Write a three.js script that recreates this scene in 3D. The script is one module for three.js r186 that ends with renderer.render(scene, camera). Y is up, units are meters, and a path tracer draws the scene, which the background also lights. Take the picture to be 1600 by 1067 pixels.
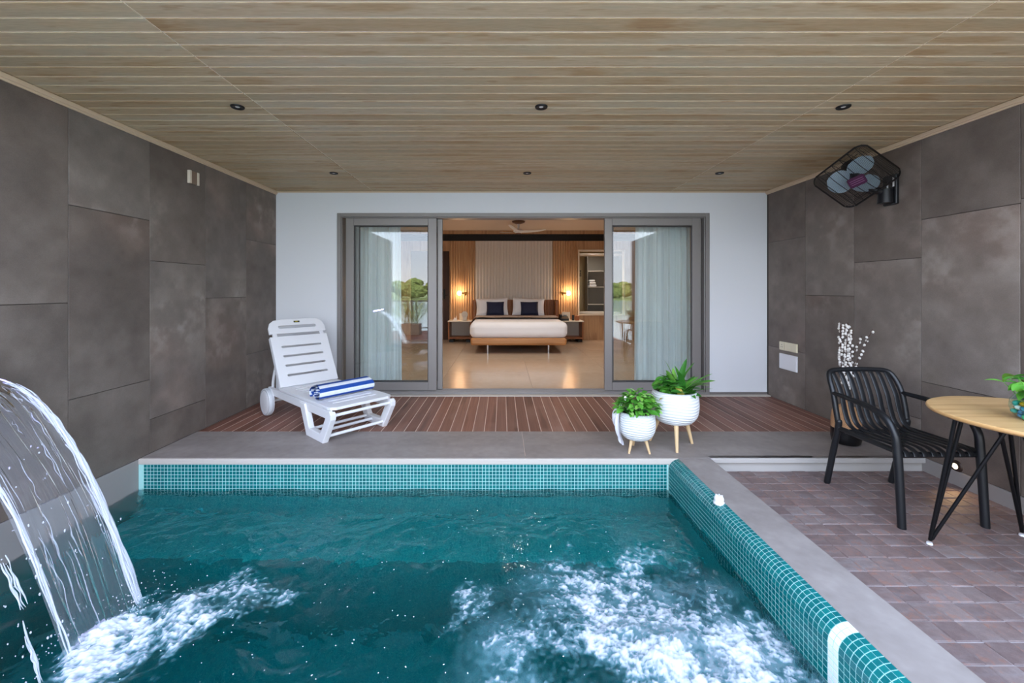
import * as THREE from 'three';
import { RoundedBoxGeometry } from 'three/addons/geometries/RoundedBoxGeometry.js';
import { mergeGeometries, mergeVertices } from 'three/addons/utils/BufferGeometryUtils.js';
import { RectAreaLightUniformsLib } from 'three/addons/lights/RectAreaLightUniformsLib.js';

// ------------------------------------------------------------------ camera, sky, sun, exposure
// Metres. Terrace deck at y = 0, face of the white back wall at z = 0, the open side of the terrace towards +z.
const scene = new THREE.Scene();
const camera = new THREE.PerspectiveCamera(2 * Math.atan(533.5 / 657) * 180 / Math.PI, 1600 / 1067, 0.05, 900);
camera.position.set(0, 1.24, 4.94);
camera.lookAt(0, 1.24, 0);
camera.setViewOffset(1600, 1067, 15, 81.5, 1600, 1067);   // shifted lens: verticals stay vertical
scene.add(camera);

const renderer = new THREE.WebGLRenderer({ antialias: true });
renderer.toneMapping = THREE.LinearToneMapping;
renderer.toneMappingExposure = 5.2;
renderer.shadowMap.enabled = true;
RectAreaLightUniformsLib.init();

// seeded random numbers and periodic noise
let seedState = 7;
const rnd = () => { seedState = (seedState + 0x6d2b79f5) | 0; let t = Math.imul(seedState ^ (seedState >>> 15), 1 | seedState); t = (t + Math.imul(t ^ (t >>> 7), 61 | t)) ^ t; return ((t ^ (t >>> 14)) >>> 0) / 4294967296; };
const reseed = (n) => { seedState = n; };
const R = (a, b) => a + (b - a) * rnd();
const hash = (x, y) => { let h = (x * 374761393 + y * 668265263) | 0; h = Math.imul(h ^ (h >>> 13), 1274126177); return ((h ^ (h >>> 16)) >>> 0) / 4294967296; };
const mod = (a, n) => ((a % n) + n) % n;
function noise(x, y, px = 1 << 20, py = px) {
  const ix = Math.floor(x), iy = Math.floor(y), fx = x - ix, fy = y - iy;
  const u = fx * fx * (3 - 2 * fx), v = fy * fy * (3 - 2 * fy);
  const a = hash(mod(ix, px), mod(iy, py)), b = hash(mod(ix + 1, px), mod(iy, py)), c = hash(mod(ix, px), mod(iy + 1, py)), d = hash(mod(ix + 1, px), mod(iy + 1, py));
  return a + (b - a) * u + (c - a) * v + (a - b - c + d) * u * v;
}
function fbm(x, y, oct = 4, px = 1 << 20, py = px) {
  let s = 0, a = 0.5, t = 0;
  for (let i = 0; i < oct; i++) { s += a * noise(x, y, px, py); t += a; a *= 0.5; x *= 2; y *= 2; px *= 2; py *= 2; }
  return s / t;
}
const smooth = (a, b, x) => { const t = Math.min(1, Math.max(0, (x - a) / (b - a))); return t * t * (3 - 2 * t); };
const lerp = (a, b, t) => a + (b - a) * t;
const mix3 = (a, b, t) => [lerp(a[0], b[0], t), lerp(a[1], b[1], t), lerp(a[2], b[2], t)];

// sky: bright thin overcast with soft clouds
{
  const W = 512, H = 256, data = new Float32Array(W * H * 4);
  for (let j = 0; j < H; j++) for (let i = 0; i < W; i++) {
    const up = Math.max(0, Math.sin(((j + 0.5) / H - 0.5) * Math.PI));
    const c = smooth(0.35, 0.75, fbm(i / W * 12, j / H * 14, 4, 12, 1 << 20));
    const base = mix3([0.96, 1.02, 1.12], [0.58, 0.8, 1.22], Math.pow(up, 0.6));
    const col = mix3(base, [1.12, 1.13, 1.16], 0.55 * c);
    for (let k = 0; k < 3; k++) data[(j * W + i) * 4 + k] = col[k];
    data[(j * W + i) * 4 + 3] = 1;
  }
  const sky = new THREE.DataTexture(data, W, H, THREE.RGBAFormat, THREE.FloatType);
  sky.mapping = THREE.EquirectangularReflectionMapping;
  sky.magFilter = THREE.LinearFilter;
  sky.needsUpdate = true;
  scene.background = sky;
  scene.environment = sky;
}

// sun high behind the house: the terrace lies in the shade of its roof, the deck beyond and the far shore are lit
const sun = new THREE.DirectionalLight(new THREE.Color(1, 0.95, 0.87), 5);
sun.position.set(2.5, 15, -9.5); sun.target.position.set(0, 0, 1); sun.castShadow = true;
Object.assign(sun.shadow.camera, { left: -12, right: 12, top: 14, bottom: -14, near: 1, far: 60 });
sun.shadow.mapSize.set(2048, 2048);
scene.add(sun, sun.target);

// ------------------------------------------------------------------ helpers
const V = (x, y, z) => new THREE.Vector3(x, y, z);
const taken = new Map();
function numbered(name) { const n = taken.get(name) ?? 0; taken.set(name, n + 1); return n ? name + '_' + String(n).padStart(3, '0') : name; }
function strip(g) {
  g = g.index ? g.toNonIndexed() : g;
  for (const k of Object.keys(g.attributes)) if (!['position', 'normal', 'uv'].includes(k)) g.deleteAttribute(k);
  if (!g.attributes.normal) g.computeVertexNormals();
  if (!g.attributes.uv) g.setAttribute('uv', new THREE.BufferAttribute(new Float32Array(g.attributes.position.count * 2), 2));
  return g;
}
const merge = (list) => (list = [].concat(list), list.length === 1 ? strip(list[0]) : mergeGeometries(list.map(strip)));
// uv in metres from the dominant axis of each face; the long side of the piece runs along u when turn is set
function metric(g, du = 0, dv = 0, turn = false) {
  g = strip(g);
  const p = g.attributes.position, uv = g.attributes.uv, a = V(), b = V(), c = V(), n = V();
  for (let i = 0; i < p.count; i += 3) {
    a.fromBufferAttribute(p, i); b.fromBufferAttribute(p, i + 1); c.fromBufferAttribute(p, i + 2);
    n.copy(b).sub(a).cross(c.clone().sub(a));
    const ax = Math.abs(n.x), ay = Math.abs(n.y), az = Math.abs(n.z);
    [a, b, c].forEach((q, k) => {
      let [u, v] = ay >= ax && ay >= az ? [q.x, q.z] : ax >= az ? [q.z, q.y] : [q.x, q.y];
      if (turn) [u, v] = [v, u];
      uv.setXY(i + k, u + du, v + dv);
    });
  }
  return g;
}
function obj(name, geos, material, parent = scene, keepUV = false) {
  let g = merge(geos);
  if (!keepUV && material.userData.metric) g = metric(g, 0, 0, material.userData.turn);
  const m = new THREE.Mesh(g, material);
  m.name = parent === scene ? numbered(name) : name;
  parent.add(m);
  return m;
}
function tag(o, label, category, group) { Object.assign(o.userData, { label, category }); if (group) o.userData.group = group; return o; }
function thing(name, label, category, [x, y, z] = [0, 0, 0], turn = 0, group) {
  const o = new THREE.Group();
  o.name = numbered(name); o.position.set(x, y, z); o.rotation.y = turn; scene.add(o);
  return tag(o, label, category, group);
}
function struct(name, geos, material, label) { const m = obj(name, geos, material); m.userData.kind = 'structure'; if (label) m.userData.label = label; return m; }
const stuff = (o) => { o.userData.kind = 'stuff'; return o; };
const bx = (x0, x1, y0, y1, z0, z1) => new THREE.BoxGeometry(x1 - x0, y1 - y0, z1 - z0).translate((x0 + x1) / 2, (y0 + y1) / 2, (z0 + z1) / 2);
const rbx = (x0, x1, y0, y1, z0, z1, r = 0.005, s = 2) => new RoundedBoxGeometry(x1 - x0, y1 - y0, z1 - z0, s, Math.min(r, (x1 - x0) / 2.01, (y1 - y0) / 2.01, (z1 - z0) / 2.01)).translate((x0 + x1) / 2, (y0 + y1) / 2, (z0 + z1) / 2);
function rod(a, b, r0, r1 = r0, seg = 10) {
  const d = b.clone().sub(a), g = new THREE.CylinderGeometry(r1, r0, d.length(), seg);
  g.applyQuaternion(new THREE.Quaternion().setFromUnitVectors(V(0, 1, 0), d.clone().normalize()));
  return g.translate((a.x + b.x) / 2, (a.y + b.y) / 2, (a.z + b.z) / 2);
}
const tube = (pts, r, seg = 24, rad = 8, closed = false, tension = 0.5) => new THREE.TubeGeometry(new THREE.CatmullRomCurve3(pts, closed, 'catmullrom', tension), seg, r, rad, closed);
function cappedTube(pts, r, seg = 24, rad = 8) { return [tube(pts, r, seg, rad), new THREE.SphereGeometry(r, rad, 6).translate(...pts[0].toArray()), new THREE.SphereGeometry(r, rad, 6).translate(...pts.at(-1).toArray())]; }
const lathe = (pts, seg = 40) => new THREE.LatheGeometry(pts.map(([x, y]) => new THREE.Vector2(x, y)), seg);
// a flat piece (tile, board, paver) lying with its face up: base at y = 0, chamfered upper edges; 18 triangles
function piece(w, l, t, c, du = 0, dv = 0) {
  const pos = [], nor = [], uv = [];
  const x = w / 2, z = l / 2, X = x - c, Z = z - c, h = t - c;
  const quad = (a, b, d, e) => {
    const n = V(...b).sub(V(...a)).cross(V(...d).sub(V(...a))).normalize();
    for (const q of [a, b, d, a, d, e]) { pos.push(...q); nor.push(n.x, n.y, n.z); uv.push(q[0] + du, q[2] + dv); }
  };
  quad([-X, t, Z], [X, t, Z], [X, t, -Z], [-X, t, -Z]);
  const ring = (p, q, y0, y1) => { for (let i = 0; i < 4; i++) { const j = (i + 1) % 4; quad([p[i][0], y0, p[i][1]], [p[j][0], y0, p[j][1]], [q[j][0], y1, q[j][1]], [q[i][0], y1, q[i][1]]); } };
  const outer = [[-x, z], [x, z], [x, -z], [-x, -z]], inner = [[-X, Z], [X, Z], [X, -Z], [-X, -Z]];
  ring(outer, outer, 0, h); ring(outer, inner, h, t);
  const g = new THREE.BufferGeometry();
  g.setAttribute('position', new THREE.Float32BufferAttribute(pos, 3));
  g.setAttribute('normal', new THREE.Float32BufferAttribute(nor, 3));
  g.setAttribute('uv', new THREE.Float32BufferAttribute(uv, 2));
  return g;
}
function put(parent, name, geometry, material, x, y, z, rx = 0, ry = 0, rz = 0) {
  const m = new THREE.Mesh(geometry, material);
  m.name = name; m.position.set(x, y, z); m.rotation.set(rx, ry, rz); parent.add(m);
  return m;
}
// slab with holes: shape in (x, y), extruded along z from 0 to depth
function slab(outline, holes, depth, bevel = 0.004, seg = 8) {
  const s = new THREE.Shape(outline.map(([x, y]) => new THREE.Vector2(x, y)));
  for (const h of holes) s.holes.push(new THREE.Path(h.map(([x, y]) => new THREE.Vector2(x, y))));
  const g = new THREE.ExtrudeGeometry(s, { depth: depth - 2 * bevel, bevelEnabled: bevel > 0, bevelThickness: bevel, bevelSize: bevel, bevelOffset: -bevel, bevelSegments: 2, curveSegments: seg });
  return g.translate(0, 0, bevel);
}
function roundRect(x0, x1, y0, y1, r, n = 5) {
  const p = [];
  for (const [cx, cy, a] of [[x1 - r, y1 - r, 0], [x0 + r, y1 - r, 1], [x0 + r, y0 + r, 2], [x1 - r, y0 + r, 3]]) for (let i = 0; i <= n; i++) { const t = (a + i / n) * Math.PI / 2; p.push([cx + r * Math.cos(t), cy + r * Math.sin(t)]); }
  return p;
}
// parametric grid: f(u, v) -> [x, y, z]
function sheet(nu, nv, f) {
  const pos = [], uv = [], idx = [];
  for (let j = 0; j <= nv; j++) for (let i = 0; i <= nu; i++) { pos.push(...f(i / nu, j / nv)); uv.push(i / nu, j / nv); }
  for (let j = 0; j < nv; j++) for (let i = 0; i < nu; i++) { const a = j * (nu + 1) + i, b = a + 1, c = a + nu + 1, d = c + 1; idx.push(a, b, d, a, d, c); }
  const g = new THREE.BufferGeometry();
  g.setAttribute('position', new THREE.Float32BufferAttribute(pos, 3));
  g.setAttribute('uv', new THREE.Float32BufferAttribute(uv, 2));
  g.setIndex(idx); g.computeVertexNormals();
  return g;
}

// ------------------------------------------------------------------ procedural textures and materials
function texture(w, h, fn, srgb = true, sizeX = 1, sizeY = sizeX) {
  const d = new Uint8Array(w * h * 4);
  for (let j = 0; j < h; j++) for (let i = 0; i < w; i++) {
    const c = fn(i / w, j / h), o = (j * w + i) * 4;
    for (let k = 0; k < 3; k++) d[o + k] = Math.max(0, Math.min(255, Array.isArray(c) ? c[k] : c));
    d[o + 3] = 255;
  }
  const t = new THREE.DataTexture(d, w, h);
  t.wrapS = t.wrapT = THREE.RepeatWrapping; t.magFilter = THREE.LinearFilter; t.minFilter = THREE.LinearMipmapLinearFilter; t.generateMipmaps = true;
  if (srgb) t.colorSpace = THREE.SRGBColorSpace;
  t.repeat.set(1 / sizeX, 1 / sizeY); t.needsUpdate = true;
  return t;
}
const std = (color, roughness = 0.6, more = {}) => { const { metric: m, turn, ...rest } = more; const a = new THREE.MeshPhysicalMaterial({ color, roughness, ...rest }); if (m || rest.map || rest.bumpMap) a.userData.metric = true; if (turn) a.userData.turn = true; return a; };

// brown grey concrete-look wall tile
const concreteMap = texture(1024, 1024, (u, v) => {
  const a = fbm(u * 5, v * 5, 5, 5), b = fbm(u * 24 + 3, v * 24, 4, 24), c = fbm(u * 3 + 9, v * 3 + 4, 3, 3), f = hash(Math.floor(u * 1024), Math.floor(v * 1024)) - 0.5;
  const light = smooth(0.5, 0.8, a) * smooth(0.35, 0.7, b), warm = smooth(0.5, 0.75, c) * 0.6;
  let col = mix3([130, 121, 113], [138, 120, 110], warm);
  col = mix3(col, [176, 167, 158], light * 0.5);
  col = mix3(col, [109, 101, 95], smooth(0.55, 0.25, a) * 0.7);
  return col.map((q) => q + (b - 0.5) * 24 + f * 10);
}, true, 2.4, 2.4);
const concreteBump = texture(512, 512, (u, v) => 128 + (fbm(u * 40, v * 40, 4, 40) - 0.5) * 120, false, 1.2);
const wallTileMats = [0xffffff, 0xf3f0ee, 0xe9e6e4].map((c) => std(c, 0.55, { map: concreteMap, bumpMap: concreteBump, bumpScale: 0.0012, specularIntensity: 0.6 }));
const grout = std(0x4c4643, 0.9);
const white = std(0xe9ebee, 0.85, { bumpMap: concreteBump, bumpScale: 0.0004 });
// limed oak ceiling board, grain along u
const oakMap = texture(1024, 1024, (u, v) => {
  const g = fbm(u * 10, v * 150, 3, 10, 150), s = fbm(u * 6 + 5, v * 16, 4, 6, 16), k = fbm(u * 14, v * 50 + 7, 3, 14, 50), fine = fbm(u * 60, v * 300, 2, 60, 300);
  let c = mix3([198, 176, 140], [211, 192, 158], g);
  c = mix3(c, [182, 148, 104], smooth(0.55, 0.78, s) * 0.6);
  c = mix3(c, [160, 126, 88], smooth(0.68, 0.82, k) * 0.4);
  c = mix3(c, [192, 183, 156], smooth(0.45, 0.25, s) * 0.5);
  return c.map((q) => q + (fine - 0.5) * 22);
}, true, 2.2, 1.1);
const oakBump = texture(512, 512, (u, v) => 128 + (fbm(u * 8, v * 200, 3, 8, 200) - 0.5) * 130, false, 2.2, 1.1);
const oakMats = [0xffffff, 0xf8f4ee, 0xf0e9e0].map((c) => std(c, 0.55, { map: oakMap, bumpMap: oakBump, bumpScale: 0.0008 }));
const cream = std(0xfff4de, 0.6);
const trimWood = std(0xdcc4a6, 0.5);
// red brown wood-look deck plank, grain along v
const plankMap = texture(1024, 1024, (u, v) => {
  const g = fbm(u * 110, v * 5, 3, 110, 5), s = fbm(u * 22, v * 3 + 3, 4, 22, 3), k = fbm(u * 7, v * 5, 3, 7, 5);
  let c = mix3([130, 90, 77], [156, 114, 98], g);
  c = mix3(c, [108, 74, 63], smooth(0.52, 0.75, s) * 0.7);
  c = mix3(c, [166, 134, 120], smooth(0.55, 0.8, k) * 0.45);
  return c;
}, true, 1.2, 2.4);
const plankMats = [0xffffff, 0xf0e8e4, 0xded2cc, 0xfff4ee].map((c) => std(c, 0.5, { map: plankMap, specularIntensity: 0.7 }));
const plankGrout = std(0xd8bfae, 0.85);
const slabMap = texture(1024, 512, (u, v) => {
  const a = fbm(u * 8, v * 8, 5, 8), b = fbm(u * 60, v * 30, 3, 60, 30);
  return mix3([136, 127, 122], [158, 149, 144], a).map((q) => q + (b - 0.5) * 16);
}, true, 2.4, 1.2);
const slabMats = [0xffffff, 0xf5f3f1].map((c) => std(c, 0.5, { map: slabMap, bumpMap: concreteBump, bumpScale: 0.0006 }));
const copingMat = std(0xffffff, 0.6, { map: slabMap, bumpMap: concreteBump, bumpScale: 0.0008 });
const edgeStone = std(0xc3bab0, 0.7, { bumpMap: concreteBump, bumpScale: 0.001 });
const plinthMat = std(0x989390, 0.7, { bumpMap: concreteBump, bumpScale: 0.0006 });
const paverMap = texture(1024, 1024, (u, v) => {
  const a = fbm(u * 10, v * 10, 4, 10), b = fbm(u * 50, v * 50, 3, 50), d = fbm(u * 5 + 2, v * 18, 4, 5, 18), f = hash(Math.floor(u * 1024), Math.floor(v * 1024)) - 0.5;
  let c = mix3([120, 104, 101], [142, 125, 121], a);
  c = mix3(c, [142, 134, 134], smooth(0.5, 0.72, d) * 0.6);
  c = mix3(c, [150, 108, 92], smooth(0.6, 0.8, b) * 0.5);
  return c.map((q) => q + f * 14 + (b - 0.5) * 16);
}, true, 1.0);
const paverBump = texture(512, 512, (u, v) => 128 + (fbm(u * 30, v * 30, 4, 30) - 0.5) * 200, false, 0.5);
const paverMats = [0xffffff, 0xf2ecea, 0xe8e2e2, 0xfaf2f0].map((c) => std(c, 0.6, { map: paverMap, bumpMap: paverBump, bumpScale: 0.003 }));
const paverSand = std(0xb4acab, 0.95);
const limeEdge = std(0xb9b3b2, 0.8);
// pool
const mosaicMats = [0x0a6d6e, 0x09686a, 0x0d7272, 0x086467].map((c) => std(c, 0.2));
const mosaicWhite = std(0xeef2f2, 0.2);
const mosaicGrout = std(0xa6d8d2, 0.8);
const basinMap = texture(512, 512, (u, v) => {
  const i = Math.floor(u * 16), j = Math.floor(v * 16), fu = u * 16 - i, fv = v * 16 - j;
  if (fu < 0.09 || fv < 0.09) return [120, 190, 186];
  const k = hash(i, j + 40);
  return mix3([16, 138, 142], [30, 160, 160], k);
}, true, 0.4);
const basinMat = std(0xffffff, 0.4, { map: basinMap });
const waterBump = texture(1024, 1024, (u, v) => {
  const w = fbm(u * 4 + 3, v * 4, 3, 4) * 2.2;
  return 128 + (fbm(u * 14 + w, v * 14 + w, 4, 14) - 0.5) * 190;
}, false, 1.1);
const frameGrey = std(0x8f8a87, 0.4, { metalness: 0.25 });
const frameDark = std(0x4a4848, 0.5);
const pane = new THREE.MeshPhysicalMaterial({ color: 0xf2f7f6, roughness: 0, transmission: 1, thickness: 0, ior: 1.65 });
const blackPlastic = std(0x15171a, 0.38);
const whitePlastic = std(0xeeeef0, 0.38);
const steel = std(0xb9bcc0, 0.25, { metalness: 0.9 });
const blackMetal = std(0x111214, 0.4, { metalness: 0.4 });

// ------------------------------------------------------------------ the setting
const XL = -2.66, XR = 3.11, YC = 2.39, ZROOF = 3.45, ZWALL = 5.1, WATER = -0.224, PAVE = -0.1;

// ceiling: cream backing with limed oak boards screwed under it in three lengths
const ceiling = struct('ceiling', bx(XL - 0.2, XR + 0.2, YC + 0.006, YC + 0.2, -0.2, ZROOF), cream, 'limed oak board ceiling with cream grooves over the terrace');
{
  reseed(11);
  const cols = [[XL, -1.527], [-1.523, 1.983], [1.987, XR]];
  for (let r = 0; r < 35; r++) for (const [a, b] of cols) {
    const z = 0.0515 + r * 0.0985;
    const g = piece(b - a - 0.003, 0.0885, 0.0034, 0.0012, R(0, 2), R(0, 1.1));
    put(ceiling, 'board', g, oakMats[Math.floor(rnd() * 3)], (a + b) / 2, YC + 0.0062, z, Math.PI);
  }
}
struct('trim_1', [rbx(XL, XL + 0.022, YC - 0.028, YC, 0, ZROOF, 0.004), rbx(XL, XL + 0.012, YC - 0.04, YC - 0.02, 0, ZROOF, 0.003)], trimWood, 'pale wood moulding between left wall and ceiling');
struct('trim_2', [rbx(XR - 0.022, XR, YC - 0.028, YC, 0, ZROOF, 0.004), rbx(XR - 0.012, XR, YC - 0.04, YC - 0.02, 0, ZROOF, 0.003)], trimWood, 'pale wood moulding between right wall and ceiling');
struct('trim_3', rbx(XL + 0.022, XR - 0.022, YC - 0.016, YC, 0, 0.018, 0.003), trimWood, 'thin pale wood moulding above the white wall');

// side walls clad in 0.6 x 1.2 m tiles, each tile a piece
function cladWall(name, x, sign, zs, firstJoint, yBottom, label) {
  const w = struct(name, bx(Math.min(x, x - sign * 0.2), Math.max(x, x - sign * 0.2), -1.5, YC + 0.006, -0.2, ZWALL), grout, label);
  for (let c = 0; c + 1 < zs.length; c++) {
    const ys = [yBottom(zs[c])];
    for (let y = firstJoint[c % firstJoint.length] - 1.2; y < YC; y += 1.2) if (y > ys[0] + 0.02) ys.push(y);
    ys.push(YC + 0.004);
    for (let k = 0; k + 1 < ys.length; k++) {
      const l = zs[c + 1] - zs[c] - 0.004, h = ys[k + 1] - ys[k] - 0.004;
      const g = piece(l, h, 0.008 + R(-0.0006, 0.0006), 0.0012, R(0, 2.4), R(0, 2.4));
      // face up -> face towards the terrace
      const m = put(w, 'tile', g, wallTileMats[Math.floor(rnd() * 3)], x - sign * 0.001, (ys[k] + ys[k + 1]) / 2, (zs[c] + zs[c + 1]) / 2);
      m.quaternion.setFromRotationMatrix(new THREE.Matrix4().makeBasis(V(0, 0, 1), V(sign, 0, 0), V(0, sign, 0)));
    }
  }
  return w;
}
reseed(21);
const wallLeft = cladWall('wall_left', XL - 0.008, 1, [-0.03, 0.57, 1.17, 1.765, 2.362, 2.96, 3.56, 4.16, 4.76, ZWALL], [1.76, 1.16, 1.456, 1.759, 1.156], () => 0.0, 'left terrace wall of large brown grey concrete look tiles');
const wallRight = cladWall('wall_right', XR + 0.008, -1, [0.02, 0.62, 1.218, 1.816, 2.415, 3.013, 3.61, 4.21, 4.81, ZWALL], [1.783, 1.18, 1.475, 1.757], () => 0.0, 'right terrace wall of large brown grey concrete look tiles');
// smooth grey plinths under the tiles: along the pool on the left, along the pavers on the right
struct('baseboard_left', rbx(XL - 0.01, XL + 0.004, -0.6, -0.003, 1.87, ZWALL, 0.002), plinthMat, 'smooth grey plinth under the left wall along the pool');
struct('baseboard_right', rbx(XR - 0.012, XR + 0.002, PAVE - 0.05, 0.0, 1.8, ZWALL, 0.002), plinthMat, 'smooth grey plinth under the right wall beside the pavers');

// white back wall round the sliding door
const DX0 = -1.94, DX1 = 2.43, DY = 2.135;
struct('wall_back', [bx(XL, DX0, -0.05, YC, -0.2, 0), bx(DX1, XR, -0.05, YC, -0.2, 0), bx(DX0, DX1, DY, YC, -0.2, 0)], white, 'white rendered back wall round the sliding door');
struct('trim_4', rbx(DX1 + 0.004, XR, 0, 0.035, -0.002, 0.008, 0.003), std(0x77706c, 0.6), 'low grey skirting under the white wall');
struct('trim_5', rbx(XL, XR, -0.02, 0.01, 0.008, 0.075, 0.004), edgeStone, 'pale stone sill in front of the sliding door');

// deck: red brown planks, then two grey slabs with a pale bullnosed edge over the pool
const deck = struct('floor', bx(XL, XR, -0.3, -0.0012, -0.0, 1.87 - 0.07), plankGrout, 'terrace deck of red brown planks edged with grey slabs');
{
  reseed(31);
  for (let x = XL; x < XR - 0.01; x += 0.1) {
    const w = Math.min(0.1, XR - x) - 0.0062;
    put(deck, 'plank', piece(w, 1.19, 0.006, 0.001, R(0, 1.2), R(0, 2.4)), plankMats[Math.floor(rnd() * 4)], x + w / 2 + 0.0031, -0.006, 0.672);
  }
  [[XL, 0.169], [0.172, XR]].forEach(([a, b], i) => put(deck, 'slab', piece(b - a, 0.575, 0.008, 0.0015, i, 0), slabMats[i], (a + b) / 2, -0.007, 1.5605));
}
struct('trim_6', [rbx(XL, 1.29, -0.04, 0.001, 1.85, 1.872, 0.006), bx(XL, 1.29, -0.3, -0.03, 1.78, 1.862)], edgeStone, 'pale stone edge of the deck above the pool tiles');
// step from the deck down to the pavers
struct('trim_7', [rbx(1.527, XR, -0.035, 0.001, 1.8, 1.862, 0.006), rbx(1.527, XR, PAVE - 0.02, -0.033, 1.78, 1.836, 0.004)], std(0xb0aba6, 0.75), 'pale concrete step from the deck down to the pavers');

// pavers: 0.1 m squares in a grid, the sand bed below
const paving = struct('floor_paving', bx(1.5, XR, -0.4, PAVE - 0.0045, 1.8, 7.6), paverSand, 'paved floor of small red grey concrete squares beside the pool');
{
  reseed(41);
  const variants = [];
  for (let i = 0; i < 14; i++) variants.push(piece(0.0978, 0.0945, 0.022, 0.0035, R(0, 1), R(0, 1)));
  const rest = [];
  let n = 0;
  for (let r = 0; r < 57; r++) for (let c = 0; c < 16; c++) {
    const z = 1.89 + r * 0.1, x = 1.578 + c * 0.1, tilt = R(-0.014, 0.014), lift = R(-0.0015, 0.0015);
    if (r < 19 && n < 300) { put(paving, 'paver', variants[Math.floor(rnd() * 14)], paverMats[Math.floor(rnd() * 4)], x, PAVE - 0.0215 + lift, z, 0.016 + tilt, Math.floor(rnd() * 4) * Math.PI / 2 * 0, R(-0.008, 0.008)); n++; }
    else rest.push(variants[Math.floor(rnd() * 14)].clone().rotateX(0.016 + tilt).translate(x, PAVE - 0.0215 + lift, z));
  }
  stuff(put(paving, 'paver_field', merge(rest), paverMats[1], 0, 0, 0));
}
// pool coping
struct('trim_8', [rbx(1.2885, 1.527, -0.5, 0.001, 1.855, 4.7, 0.006), bx(XL, 1.3, -0.5, 0.0, 4.602, 4.9)], copingMat, 'flat grey concrete coping along the pool');

// ------------------------------------------------------------------ pool
{
  const px = 1.214, rr = 0.075;
  // basin: floor, four walls, bench along the back
  const basin = struct('floor_pool', [bx(XL, px + 0.02, -1.5, -1.35, 1.8, 4.7), bx(XL, px, -1.35, -0.32, 1.78, 1.866), bx(px + 0.001, px + 0.06, -1.35, -0.32, 1.8, 4.7), bx(XL, px, -1.35, -0.05, 4.6, 4.7), bx(XL - 0.1, XL - 0.002, -1.35, -0.55, 1.8, 4.7), bx(XL, px, -1.35, -0.62, 1.86, 2.36)], basinMat, 'teal mosaic pool basin with a bench along its back wall');
  // rounded right wall carrying the mosaic
  const prof = [];
  for (let y = -0.345; y < -rr - 0.001; y += 0.03) prof.push([px, y]);
  for (let i = 0; i <= 10; i++) { const a = Math.PI - i / 10 * Math.PI / 2; prof.push([px + rr + rr * Math.cos(a), -rr + rr * Math.sin(a)]); }
  prof.push([px + rr, -0.345]);
  const s = new THREE.Shape(prof.map(([x, y]) => new THREE.Vector2(x, y)));
  const side = struct('wall_pool_side', new THREE.ExtrudeGeometry(s, { depth: 4.6 - 1.868, bevelEnabled: false }).translate(0, 0, 1.868), mosaicGrout, 'rounded pool wall of teal mosaic tiles with white depth stripe');
  const tile = piece(0.0216, 0.0216, 0.0014, 0.0005);
  reseed(51);
  const rest = mosaicMats.map(() => []), restWhite = [];
  const spots = [];
  for (let k = 0; k < 11; k++) spots.push([px, -0.0875 - k * 0.025, Math.PI / 2]);                                        // straight part, face to -x
  for (let k = 0; k < 5; k++) { const a = Math.PI - (k + 0.5) / 5 * Math.PI / 2; spots.push([px + rr + rr * Math.cos(a), -rr + rr * Math.sin(a), a - Math.PI / 2]); }
  let count = 0;
  const all = [];
  for (let i = 0; i < 109; i++) for (const sp of spots) all.push([i, ...sp]);
  const near = (q) => Math.hypot(q[1], 1.24 - q[2], 4.94 - (1.8835 + q[0] * 0.025));
  const visible = all.filter((q) => q[0] < 63 && q[2] > -0.25).sort((p, q) => near(p) - near(q)).slice(0, 300);
  const chosen = new Set(visible);
  for (const q of all) {
    const [i, x, y, a] = q, z = 1.8835 + i * 0.025, isWhite = i === 60 || i === 61, mi = Math.floor(rnd() * 4);
    const g = tile;
    if (chosen.has(q)) put(side, 'mosaic_tile', g, isWhite ? mosaicWhite : mosaicMats[mi], x, y, z, 0, 0, a);
    else (isWhite ? restWhite : rest[mi]).push(g.clone().rotateZ(a).translate(x, y, z));
  }
  rest.forEach((l, i) => stuff(put(side, 'mosaic_field', merge(l), mosaicMats[i], 0, 0, 0)));
  if (restWhite.length) stuff(put(side, 'mosaic_stripe', merge(restWhite), mosaicWhite, 0, 0, 0));
  // back face
  const back = struct('wall_pool_back', bx(XL, px, -0.345, -0.03, 1.80, 1.866), mosaicGrout, 'teal mosaic band under the deck edge at the back of the pool');
  const rows = mosaicMats.map(() => []), wg = [];
  for (let r = 0; r < 12; r++) for (let c = 0; c < 153; c++) {
    const g = tile.clone().rotateX(Math.PI / 2).translate(-2.61 + c * 0.025, -0.053 - r * 0.025, 1.8655);
    if (rnd() < 0.002) wg.push(g); else rows[Math.floor(rnd() * 4)].push(g);
  }
  rows.forEach((l, i) => stuff(put(back, 'mosaic_field', merge(l), mosaicMats[i], 0, 0, 0)));
  // pale strip where the band meets the left wall
  put(back, 'edge_strip', bx(XL + 0.005, XL + 0.03, -0.33, -0.04, 1.864, 1.871), mosaicGrout, 0, 0, 0);
}
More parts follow.
